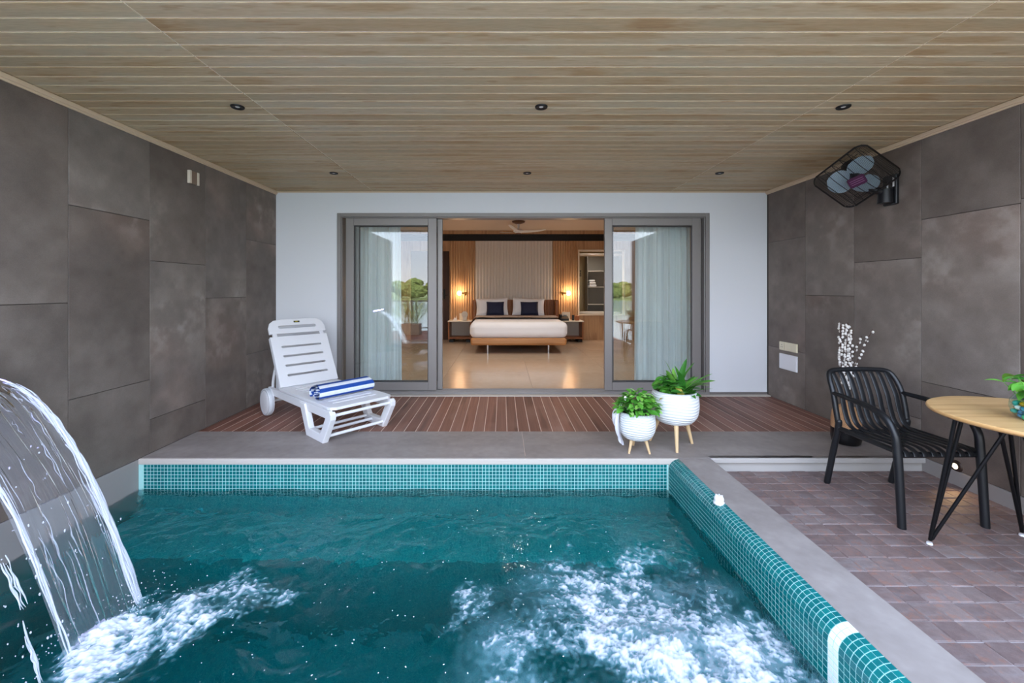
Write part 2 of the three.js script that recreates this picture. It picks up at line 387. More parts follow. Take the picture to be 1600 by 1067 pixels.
// the water: a closed body with a rippled surface
const churn = (x, z) => { // how turbulent the water is: jets at the right, falling water at the left
  const a = Math.exp(-(((x - 0.62) / 0.75) ** 2 + ((z - 3.15) / 0.55) ** 2)), b = Math.exp(-(((x + 1.45) / 0.4) ** 2 + ((z - 3.1) / 0.4) ** 2));
  return Math.min(1, a + b);
};
const waterY = (x, z) => {
  const c = churn(x, z);
  return WATER + (fbm(x * 3.2 + 7, z * 3.2, 3) - 0.5) * 0.022 + (fbm(x * 9, z * 9 + 3, 3) - 0.5) * 0.012 + c * ((fbm(x * 5 + 1, z * 5, 3) - 0.42) * 0.075 + (fbm(x * 14, z * 14, 2) - 0.5) * 0.016);
};
{
  const x0 = XL - 0.004, x1 = 1.2165, z0 = 1.8635, z1 = 4.604, nx = 220, nz = 160, bottom = -1.352;
  const top = sheet(nx, nz, (u, v) => { const x = lerp(x0, x1, u), z = lerp(z1, z0, v); return [x, waterY(x, z), z]; });
  const ring = [];
  for (let i = 0; i <= nx; i++) ring.push([lerp(x0, x1, i / nx), z1]);
  for (let i = 1; i <= nz; i++) ring.push([x1, lerp(z1, z0, i / nz)]);
  for (let i = 1; i <= nx; i++) ring.push([lerp(x1, x0, i / nx), z0]);
  for (let i = 1; i < nz; i++) ring.push([x0, lerp(z0, z1, i / nz)]);
  const n = ring.length, skirt = sheet(n, 1, (u, v) => { const [x, z] = ring[Math.round(u * n) % n]; return [x, v ? waterY(x, z) : bottom, z]; });
  const base = sheet(1, 1, (u, v) => [lerp(x0, x1, u), bottom, lerp(z0, z1, v)]);
  // one closed skin: weld the seams, keep smooth normals
  const raw = [top, skirt, base].map((g) => { const q = g.toNonIndexed(); q.deleteAttribute('uv'); q.deleteAttribute('normal'); return q; });
  let g = mergeVertices(mergeGeometries(raw), 1e-5);
  g.computeVertexNormals();
  const p = g.attributes.position, uv = new Float32Array(p.count * 2);
  for (let i = 0; i < p.count; i++) { uv[2 * i] = p.getX(i); uv[2 * i + 1] = p.getZ(i); }
  g.setAttribute('uv', new THREE.BufferAttribute(uv, 2));
  const m = new THREE.MeshPhysicalMaterial({ color: 0xffffff, roughness: 0.02, transmission: 1, thickness: 1, ior: 1.33, attenuationColor: new THREE.Color(0.04, 0.65, 0.66), attenuationDistance: 1.25, bumpMap: waterBump, bumpScale: 0.012 });
  const w = new THREE.Mesh(g, m);
  w.name = numbered('pool_water'); scene.add(w);
  tag(w, 'clear teal rippled water filling the pool', 'water'); stuff(w);
}

// ------------------------------------------------------------------ sliding door
{
  const d = new THREE.Group(); d.name = 'door_1'; d.userData = { kind: 'structure', label: 'wide grey aluminium sliding glass door standing open in the middle' }; scene.add(d);
  const frame = (x0, x1, y0, y1, z0, z1, t, tb = t) => [rbx(x0, x0 + t, y0, y1, z0, z1, 0.004), rbx(x1 - t, x1, y0, y1, z0, z1, 0.004), rbx(x0 + t, x1 - t, y1 - t, y1, z0, z1, 0.004), rbx(x0 + t, x1 - t, y0, y0 + tb, z0, z1, 0.004)];
  obj('outer_frame', [...frame(DX0, DX1, 0.006, DY, -0.16, 0.012, 0.045, 0.03), ...frame(DX0 + 0.045, DX1 - 0.045, 0.03, DY - 0.045, -0.155, -0.005, 0.012, 0.012), rbx(DX0 + 0.05, DX1 - 0.05, 0.03, 0.05, -0.04, -0.03, 0.002), rbx(DX0 + 0.05, DX1 - 0.05, 0.03, 0.05, -0.1, -0.09, 0.002)], frameGrey, d);
  const panel = (x0, x1, z, stileA, stileB) => {
    const g = new THREE.Group(); g.name = 'sliding_panel'; d.add(g);
    const y0 = 0.05, y1 = DY - 0.058;
    obj('panel_frame', [rbx(x0, x0 + stileA, y0, y1, z - 0.022, z + 0.022, 0.005), rbx(x1 - stileB, x1, y0, y1, z - 0.022, z + 0.022, 0.005), rbx(x0 + stileA, x1 - stileB, y1 - 0.085, y1, z - 0.022, z + 0.022, 0.005), rbx(x0 + stileA, x1 - stileB, y0, y0 + 0.095, z - 0.022, z + 0.022, 0.005)], frameGrey, g);
    obj('gasket', frame(x0 + stileA, x1 - stileB, y0 + 0.095, y1 - 0.085, z - 0.012, z + 0.012, 0.008), frameDark, g);
    put(g, 'pane', new THREE.PlaneGeometry(x1 - x0 - stileA - stileB, y1 - y0 - 0.18), pane, (x0 + stileA + x1 - stileB) / 2, (y0 + 0.095 + y1 - 0.085) / 2, z);
    return g;
  };
  panel(-1.845, -0.775, -0.03, 0.095, 0.1);
  panel(-1.80, -0.714, -0.09, 0.09, 0.06);
  panel(1.203, 2.335, -0.03, 0.09, 0.1);
  panel(1.23, 2.37, -0.09, 0.09, 0.06);
}
// sheer curtains just inside the glass
const sheerMat = new THREE.MeshPhysicalMaterial({ color: 0xf2f7fa, roughness: 1, transmission: 0.22, thickness: 0, side: THREE.DoubleSide });
function curtain(x0, x1, label) {
  const n = 150, folds = 9;
  const g = sheet(n, 10, (u, v) => {
    const ph = u * folds * Math.PI * 2 + 0.8 * Math.sin(u * 9), flare = 1 + 0.05 * (1 - v) * Math.sin(u * 7 + 1);
    return [lerp(x0, x1, u) * 1 + 0.012 * Math.sin(ph * 0.5 + 2) + (u - 0.5) * 0.03 * (1 - v), lerp(0.012, 2.2, v), -0.25 + 0.033 * Math.sin(ph) * flare + 0.012 * Math.sin(ph * 2.3 + u * 5)];
  });
  const t = thing('sheer_curtain', label, 'curtain');
  const m = new THREE.Mesh(g, sheerMat); m.name = 'drape'; t.add(m);
  obj('curtain_rail', rbx(x0 - 0.1, x1 + 0.1, 2.2, 2.225, -0.27, -0.23, 0.004), whitePlastic, t);
}
curtain(-1.83, -1.245, 'white sheer curtain gathered behind the sliding panel beside the lounger');
curtain(1.63, 2.32, 'white sheer curtain gathered behind the sliding panel beside the planters');

// ------------------------------------------------------------------ bedroom seen through the open door
const HZ = -5.36, RY = 2.68, RX0 = -3.2, RX1 = 4.2;
const roomOakMap = texture(512, 1024, (u, v) => {
  const g = fbm(u * 70, v * 4, 3, 70, 4), s = fbm(u * 16, v * 3 + 3, 4, 16, 3);
  return mix3(mix3([178, 138, 100], [206, 168, 128], g), [156, 114, 78], smooth(0.5, 0.75, s) * 0.6);
}, true, 0.8, 1.6);
const roomOak = std(0xffffff, 0.5, { map: roomOakMap });
const bedOak = std(0xf2d7b4, 0.45, { map: roomOakMap, turn: true });
const walnut = std(0xc39a78, 0.45, { map: roomOakMap });
const marble = std(0xece6dc, 0.25);
const darkDoor = std(0x5d4636, 0.45, { map: roomOakMap });
const roomPaint = std(0xd9cabd, 0.85);
const linen = std(0xf1f0f4, 0.8, { sheen: 0.2 });
const navy = std(0x0c1538, 0.7, { sheen: 0.3, sheenColor: new THREE.Color(0x2a3a80) });
const taupe = std(0xb9a9a0, 0.9);
const darkThrow = std(0x3a2c28, 0.9);
const brass = std(0xb08a4a, 0.3, { metalness: 0.8 });
{
  const tiles = texture(1024, 1024, (u, v) => {
    const a = fbm(u * 4, v * 4, 5, 4), b = fbm(u * 40, v * 40, 3, 40);
    return mix3([188, 166, 146], [204, 184, 164], a).map((q) => q + (b - 0.5) * 8);
  }, true, 2.4);
  const fm = std(0xffffff, 0.16, { map: tiles });
  const f = struct('floor_bedroom', bx(RX0, RX1, -0.2, -0.006, HZ - 1.6, -0.16), std(0x9c8a7a, 0.6), 'polished beige tiled bedroom floor');
  for (let i = 0; i < 7; i++) for (let j = 0; j < 6; j++) put(f, 'tile', piece(1.196, 1.196, 0.008, 0.0006, R(0, 2), R(0, 2)), fm, -2.62 + i * 1.2, -0.008, -0.77 - j * 1.2);
  struct('ceiling_bedroom', bx(RX0 - 0.2, RX1 + 0.2, RY, RY + 0.15, HZ - 1.8, -0.0), roomPaint, 'plain bedroom ceiling');
  struct('wall_bedroom_left', bx(RX0 - 0.2, RX0, -0.2, RY, HZ - 1.8, -0.0), roomPaint, 'left bedroom wall');
  struct('wall_bedroom_right', bx(RX1, RX1 + 0.2, -0.2, RY, HZ - 1.8, -0.0), roomPaint, 'right bedroom wall');
  struct('wall_bedroom_front', [bx(RX0, DX0, -0.2, RY, -0.2, -0.12), bx(DX1, RX1, -0.2, RY, -0.2, -0.12), bx(DX0, DX1, DY, RY, -0.2, -0.12), bx(XL - 0.2, XR + 0.2, YC, RY + 0.15, -0.2, -0.0)], roomPaint, 'inner face of the wall round the sliding door');
  // head wall with a door at the left and a window to the bathroom at the right
  struct('wall_bedroom_head', [bx(RX0, -2.25, -0.2, RY, HZ - 0.15, HZ), bx(-2.25, -1.3, 2.18, RY, HZ - 0.15, HZ), bx(-1.3, 1.85, -0.2, RY, HZ - 0.15, HZ), bx(1.85, 3.0, 2.21, RY, HZ - 0.15, HZ), bx(1.85, 3.0, -0.2, 0.6, HZ - 0.15, HZ), bx(3.0, RX1, -0.2, RY, HZ - 0.15, HZ)], roomOak, 'oak clad head wall of the bedroom');
  const d2 = new THREE.Group(); d2.name = 'door_2'; d2.userData = { kind: 'structure', label: 'dark wooden bedroom door with black lever handle' }; scene.add(d2);
  obj('door_leaf', rbx(-2.25, -1.3, 0, 2.18, HZ - 0.11, HZ - 0.06, 0.003), darkDoor, d2);
  obj('handle_plate', rbx(-1.45, -1.405, 1.0, 1.24, HZ - 0.06, HZ - 0.045, 0.004), blackMetal, d2);
  obj('lever', [rod(V(-1.428, 1.1, HZ - 0.05), V(-1.428, 1.1, HZ), 0.01), rod(V(-1.428, 1.1, HZ), V(-1.33, 1.1, HZ), 0.01)], blackMetal, d2);
  // fluted panels: half round ribs side by side
  const ribs = (x0, x1, y0, y1, pitch, r, z) => { const out = [bx(x0, x1, y0, y1, z - 0.01, z + 0.006)]; const n = Math.round((x1 - x0) / pitch), p = (x1 - x0) / n; for (let i = 0; i < n; i++) out.push(new THREE.CylinderGeometry(p * 0.46, p * 0.46, y1 - y0, 10, 1, true, -Math.PI / 2, Math.PI).scale(1, 1, r / (p * 0.46)).translate(x0 + (i + 0.5) * p, (y0 + y1) / 2, z + 0.005)); return out; };
  const p1 = obj('fluted_panel', ribs(-1.285, -0.662, 0, 2.42, 0.06, 0.016, HZ + 0.012), roomOak); tag(p1, 'fluted oak wall panel behind the nightstand with the round clock', 'wall panel', 'fluted oak panels');
  const p2 = obj('fluted_panel', ribs(1.226, 1.846, 0, 2.42, 0.06, 0.016, HZ + 0.012), roomOak); tag(p2, 'fluted oak wall panel behind the nightstand with the telephone', 'wall panel', 'fluted oak panels');
  const p3 = obj('fluted_panel', ribs(-0.658, 1.222, 0.3, 2.42, 0.075, 0.012, HZ + 0.014), std(0xd8d0c8, 0.7)); tag(p3, 'tall cream fluted wall panel above the headboard', 'wall panel');
  const grille = thing('air_grille', 'long black linear air grille under the bedroom ceiling', 'air grille');
  obj('housing', bx(RX0 + 0.03, RX1 - 0.03, 2.425, 2.59, HZ + 0.001, HZ + 0.012), std(0x0c0c0d, 0.6), grille);
  for (let i = 0; i < 4; i++) obj('louvre', rbx(RX0 + 0.03, RX1 - 0.03, 2.44 + i * 0.037, 2.455 + i * 0.037, HZ + 0.012, HZ + 0.03, 0.003), std(0x101011, 0.5), grille);

  // bathroom beyond the inner window
  const win = new THREE.Group(); win.name = 'window_1'; win.userData = { kind: 'structure', label: 'inner window to the bathroom with thin pale frame' }; scene.add(win);
  obj('window_frame', [rbx(1.85, 1.885, 0.6, 2.21, HZ - 0.1, HZ + 0.03, 0.003), rbx(1.885, 3.0, 2.175, 2.21, HZ - 0.1, HZ + 0.03, 0.003), rbx(1.885, 3.0, 0.6, 0.635, HZ - 0.1, HZ + 0.03, 0.003), rbx(2.965, 3.0, 0.635, 2.175, HZ - 0.1, HZ + 0.03, 0.003)], std(0xe9dccb, 0.4), win);
  obj('blind_roll', rod(V(1.9, 2.09, HZ - 0.12), V(2.95, 2.09, HZ - 0.12), 0.03), std(0xe0d8cc, 0.6), win);
  struct('wall_bathroom', [bx(1.5, 3.3, -0.2, RY, HZ - 1.75, HZ - 1.6), bx(1.4, 1.5, -0.2, RY, HZ - 1.75, HZ - 0.15), bx(3.3, 3.4, -0.2, RY, HZ - 1.75, HZ - 0.15)], std(0xb8a684, 0.7), 'olive beige bathroom walls behind the inner window');
  const sh = thing('shelf_unit', 'open grey shelf unit behind the bathroom window', 'shelf', [2.55, 0, HZ - 1.15]);
  obj('side_panel', bx(-0.27, -0.25, 0.6, 2.15, -0.2, 0.15), std(0x7d7a76, 0.5), sh); obj('side_panel', bx(0.42, 0.44, 0.6, 2.15, -0.2, 0.15), std(0x7d7a76, 0.5), sh);
  obj('back_panel', bx(-0.25, 0.42, 0.6, 2.15, -0.2, -0.185), std(0x8f8c86, 0.5), sh);
  for (const y of [0.84, 1.31, 1.74]) obj('shelf', rbx(-0.25, 0.42, y - 0.018, y, -0.185, 0.15, 0.002), std(0xe2ddd4, 0.5), sh);
  for (let i = 0; i < 3; i++) { const t = obj('folded_towel', rbx(2.34, 2.34 + 0.2 - i * 0.02, 1.312 + i * 0.062, 1.37 + i * 0.062, HZ - 1.22, HZ - 1.02, 0.028, 4), linen); tag(t, ['white folded towel at the bottom of the shelf pile', 'white folded towel in the middle of the shelf pile', 'white folded towel on top of the shelf pile'][i], 'towel', 'towels on the bathroom shelf'); }
  const tub = obj('bathtub', lathe([[0, 0], [0.3, 0], [0.38, 0.05], [0.43, 0.5], [0.45, 0.53], [0.43, 0.54], [0.4, 0.5], [0.34, 0.12], [0, 0.1]], 40).scale(1.3, 1.22, 0.75).translate(2.45, 0, HZ - 0.52), marble); tag(tub, 'pale oval bathtub just inside the bathroom window', 'bathtub');
  const hk = thing('towel_rail', 'small dark towel rail beside the bathroom shelves', 'rail', [1.96, 1.6, HZ - 0.9]);
  obj('bar', [rod(V(-0.1, 0, 0), V(0.14, 0, 0), 0.008), rod(V(-0.1, 0.13, 0), V(0.14, 0.13, 0), 0.008)], blackMetal, hk); obj('bracket', [rod(V(0.13, -0.02, 0), V(0.13, 0.15, 0), 0.01), rod(V(0.13, 0.06, 0), V(0.13, 0.06, -0.68), 0.01)], blackMetal, hk);
}
// bed
function pillowGeo(w, h, t, sag = 0.06) {
  const side = (s) => sheet(18, 14, (u, v) => {
    const a = u * 2 - 1, b = v * 2 - 1, pin = 1 - sag * (1 - Math.abs(a) ** 2) * 0 - 0;
    const x = a * w / 2 * (1 - sag * (1 - b * b)), y = b * h / 2 * (1 - sag * (1 - a * a));
    const d = Math.pow(Math.max(0, (1 - a ** 4) * (1 - b ** 4)), 0.5) * t / 2 * pin * (1 + 0.12 * (fbm(a * 3 + w * 9, b * 3 + h, 3) - 0.5));
    return s > 0 ? [x, y, d] : [-x, y, -d];
  });
  return merge([side(1), side(-1)]);
}
{
  const b = thing('double_bed', 'oak framed double bed with white mattress on slim metal legs', 'bed', [0.315, 0, -5.2]);
  obj('headboard', [rbx(-1.0, 1.0, 0.2, 0.99, -0.06, 0.0, 0.01), rbx(-1.02, -0.93, 0.2, 0.99, -0.06, 0.24, 0.03), rbx(0.93, 1.02, 0.2, 0.99, -0.06, 0.24, 0.03)], walnut, b);
  for (let i = 0; i < 30; i++) obj('headboard_rib', rod(V(-0.9 + i * 0.062, 0.3, 0.004), V(-0.9 + i * 0.062, 0.97, 0.004), 0.02, 0.02, 8), walnut, b);
  obj('bed_frame', rbx(-0.93, 0.925, 0.16, 0.3, 0.0, 2.07, 0.05, 4), bedOak, b);
  for (const [x, z] of [[-0.6, 1.98], [0.58, 1.98], [-0.6, 0.2], [0.58, 0.2]]) obj('leg', [rod(V(x, 0.0, z), V(x, 0.17, z), 0.018, 0.024), rod(V(x, 0, z), V(x, 0.008, z), 0.026, 0.026)], steel, b);
  const g = new RoundedBoxGeometry(1.9, 0.32, 1.98, 8, 0.12);
  const p = g.attributes.position;
  for (let i = 0; i < p.count; i++) { const x = p.getX(i), y = p.getY(i), z = p.getZ(i), k = 0.016 * (fbm(x * 4 + 9, z * 4 + y * 6, 3) - 0.5); p.setXYZ(i, x * (1 + k), y + k * 1.4, z + k); }
  g.computeVertexNormals(); g.translate(0, 0.45, 1.06);
  obj('mattress', g, linen, b);
  const bl = obj('blanket', sheet(50, 18, (u, v) => {
    const s = (u * 2 - 1) * 1.12, a = Math.abs(s), over = Math.max(0, a - 0.9), z = lerp(0.55, 1.25, v);
    return [Math.sign(s) * Math.min(a, 0.93 + over * 0.2), 0.642 - over * 1.0 - 0.012 * Math.abs(Math.sin(v * 6)) + 0.012 * (fbm(s * 4, v * 4, 3)), z];
  }), taupe, b); bl.material = taupe.clone(); bl.material.side = THREE.DoubleSide; bl.material.name = 'blanket';
  obj('throw_edge', sheet(50, 4, (u, v) => { const s = (u * 2 - 1) * 1.14, a = Math.abs(s), over = Math.max(0, a - 0.9); return [Math.sign(s) * Math.min(a, 0.935 + over * 0.2), 0.634 - over * 1.5 + 0.006 * Math.sin(u * 30), 1.2 + v * 0.1]; }), Object.assign(darkThrow.clone(), { side: THREE.DoubleSide }), b);
  for (const [x, lab, gx] of [[-0.245, 'white pillow behind a navy cushion, on the side of the round clock', 0.02], [0.61, 'white pillow behind a navy cushion, on the telephone side', -0.02]]) {
    const q = obj('pillow', pillowGeo(0.76, 0.42, 0.17), linen); tag(q, lab, 'pillow', 'white pillows on the bed'); q.position.set(x, 0.83, -4.92); q.rotation.set(-0.32, gx, gx * 2);
  }
  for (const [x, lab] of [[-0.165, 'square navy velvet cushion on the bed, on the side of the round clock'], [0.62, 'square navy velvet cushion on the bed, on the telephone side']]) {
    const q = obj('cushion', pillowGeo(0.41, 0.33, 0.13), navy); tag(q, lab, 'cushion', 'navy cushions on the bed'); q.position.set(x, 0.8, -4.7); q.rotation.set(-0.35, 0, 0);
  }
}
// nightstands and what stands on them
function nightstand(x, label) {
  const t = thing('nightstand', label, 'nightstand', [x, 0, -5.12], 0, 'bedroom nightstands');
  obj('top', rbx(-0.28, 0.28, 0.475, 0.5, -0.2, 0.24, 0.006), marble, t);
  for (const s of [-1, 1]) obj('side_panel', rbx(s * 0.255 - 0.018, s * 0.255 + 0.018, 0.06, 0.475, -0.2, 0.23, 0.004), walnut, t);
  obj('bottom_shelf', rbx(-0.24, 0.24, 0.08, 0.115, -0.2, 0.23, 0.004), walnut, t);
  obj('back_panel', bx(-0.24, 0.24, 0.115, 0.475, -0.2, -0.185), std(0xd2cac0, 0.7), t);
  for (const s of [-1, 1]) obj('foot', rbx(s * 0.2 - 0.05, s * 0.2 + 0.05, 0, 0.06, -0.18, 0.21, 0.006), blackMetal, t);
}
nightstand(-1.0, 'walnut nightstand with pale top, under the wall lamp near the dark door');
nightstand(1.625, 'walnut nightstand with pale top, under the wall lamp near the bathroom window');
{
  const c = thing('round_clock', 'round pale table clock on a stand on the nightstand', 'clock', [-0.9, 0.5, -5.1]);
  obj('dial', new THREE.CylinderGeometry(0.075, 0.075, 0.03, 32).rotateX(Math.PI / 2).translate(0, 0.14, 0), std(0xcfcac2, 0.4), c);
  obj('stand', [rbx(-0.05, 0.05, 0, 0.075, -0.03, 0.03, 0.008)], std(0xd9d5cf, 0.5), c);
  const cd = obj('card', rbx(-1.04, -0.86, 0.5, 0.66, -5.24, -5.232, 0.001), std(0xf0ead8, 0.6)); tag(cd, 'cream card leaning behind the round clock', 'card');
  const s = thing('tissue_figure', 'small white folded tissue on the nightstand', 'tissue', [-1.13, 0.5, -5.05]);
  obj('fold', [new THREE.ConeGeometry(0.055, 0.08, 6).translate(0, 0.04, 0), new THREE.ConeGeometry(0.022, 0.13, 6).translate(0.035, 0.065, 0)], linen, s);
  const ph = thing('desk_telephone', 'black desk telephone on the nightstand near the bathroom window', 'telephone', [1.46, 0.5, -5.06]);
  obj('body', slab([[0, 0], [0.2, 0], [0.2, 0.05], [0, 0.1]], [], 0.22, 0.004).rotateY(-Math.PI / 2).translate(0.11, 0, -0.1), blackPlastic, ph);
  obj('handset', [rbx(-0.11, -0.05, 0.09, 0.15, -0.08, 0.1, 0.02), rbx(-0.105, -0.055, 0.07, 0.12, -0.08, -0.03, 0.015), rbx(-0.105, -0.055, 0.07, 0.11, 0.05, 0.1, 0.015)], blackPlastic, ph);
  obj('screen', rbx(-0.0, 0.08, 0.1, 0.135, -0.06, -0.05, 0.003), std(0x8f9aa0, 0.3), ph);
  const c2 = obj('card', rbx(1.44, 1.64, 0.5, 0.69, -5.25, -5.242, 0.001), std(0xeae4d8, 0.6)); tag(c2, 'pale card standing behind the black telephone', 'card');
  const fr = obj('picture_frame', [rbx(1.655, 1.715, 0.5, 0.63, -5.1, -5.085, 0.003), rbx(1.662, 1.708, 0.51, 0.62, -5.085, -5.083, 0.001)], blackPlastic); tag(fr, 'small dark upright frame next to the telephone', 'frame');
  const cu = obj('tissue_box', rbx(1.735, 1.825, 0.5, 0.61, -5.12, -5.03, 0.008), std(0x9b5a34, 0.5)); tag(cu, 'small orange brown box at the edge of the nightstand', 'box');
}
// wall lamps beside the bed: a glowing globe on a brass arm, each with its light
function wallLamp(x, dir, label) {
  const t = thing('wall_lamp', label, 'lamp', [x, 1.146, HZ + 0.03], 0, 'globe wall lamps beside the bed');
  const bulb = obj('globe_bulb', new THREE.SphereGeometry(0.062, 24, 16).translate(0, 0, 0.1), std(0xfff1dc, 0.4, { emissive: new THREE.Color(1, 0.74, 0.46), emissiveIntensity: 0.6 }), t);
  obj('back_plate', new THREE.CylinderGeometry(0.04, 0.04, 0.012, 20).rotateX(Math.PI / 2).translate(0.16 * dir, 0, 0), brass, t);
  obj('arm', [rod(V(0.16 * dir, 0, 0), V(0.16 * dir, 0, 0.1), 0.01), rod(V(0.19 * dir, 0, 0.1), V(-0.0 + 0.05 * dir, 0, 0.1), 0.024, 0.024)], brass, t);
  const rl = obj('reading_spot', [rod(V(0.15 * dir, -0.01, 0.12), V(0.14 * dir, -0.05, 0.14), 0.02, 0.02)], brass, t);
  const l = new THREE.PointLight(new THREE.Color(1, 0.66, 0.38), 0.17, 0, 2);
  l.position.set(0, 0, 0.1); l.castShadow = true; l.shadow.radius = 2.5; t.add(l);
  return bulb;
}
wallLamp(-1.04, 1, 'glowing globe wall lamp above the nightstand with the round clock');
wallLamp(1.6, -1, 'glowing globe wall lamp above the nightstand with the telephone');
// recessed warm downlights in the bedroom ceiling, out of view above the door head
for (const [x, z] of [[-1.6, -1.3], [0.3, -1.3], [2.2, -1.3], [-1.6, -3.4], [2.4, -3.4], [0.3, -2.4], [2.3, HZ - 0.45]]) {
  const t = thing('bedroom_downlight', 'round warm downlight set in the bedroom ceiling', 'lamp', [x, RY, z], 0, 'bedroom downlights');
  obj('ring', lathe([[0.05, -0.002], [0.065, -0.006], [0.07, 0]], 24), whitePlastic, t);
  obj('light_disc', new THREE.CylinderGeometry(0.05, 0.05, 0.004, 20).translate(0, -0.002, 0), std(0xfff0dd, 0.5, { emissive: new THREE.Color(1, 0.75, 0.48), emissiveIntensity: 0.6 }), t);
  const l = new THREE.SpotLight(new THREE.Color(1, 0.9, 0.78), 0.95, 0, 1.15, 0.7, 2);
  l.position.set(0, -0.02, 0); l.target.position.set(0, -2, 0); l.castShadow = true; l.shadow.radius = 2.5; t.add(l); t.add(l.target);
}
// ceiling fan
{
  const t = thing('ceiling_fan', 'white three blade ceiling fan with brown canopy over the bed', 'ceiling fan', [0.34, RY, -3.96]);
  obj('canopy', lathe([[0, 0], [0.14, 0], [0.13, -0.03], [0.05, -0.06], [0, -0.06]], 28), std(0x6b4630, 0.4), t);
  obj('down_rod', [rod(V(0, -0.05, 0), V(0, -0.17, 0), 0.03, 0.018)], whitePlastic, t);
  obj('motor', lathe([[0, -0.15], [0.05, -0.16], [0.1, -0.19], [0.11, -0.22], [0.06, -0.25], [0, -0.25]], 28), whitePlastic, t);
  obj('cap', lathe([[0, -0.25], [0.055, -0.25], [0.045, -0.268], [0, -0.27]], 24), std(0x8b6044, 0.4), t);
  for (const a of [0.25, 2.35, 4.45]) {
    const g = sheet(14, 4, (u, v) => { const r = lerp(0.09, 0.6, u), w = 0.075 * (1 - 0.45 * u) * (u > 0.95 ? Math.sqrt(Math.max(0.05, (1 - u) / 0.05)) : 1), s = (v - 0.5) * 2; return [r, -0.21 + 0.05 * u * u + s * w * 0.2, s * w + 0.04 * u]; });
    const bm = whitePlastic.clone(); bm.side = THREE.DoubleSide;
    const m = obj('blade', [g, g.clone().translate(0, -0.006, 0)], bm, t); m.rotation.y = a;
  }
}

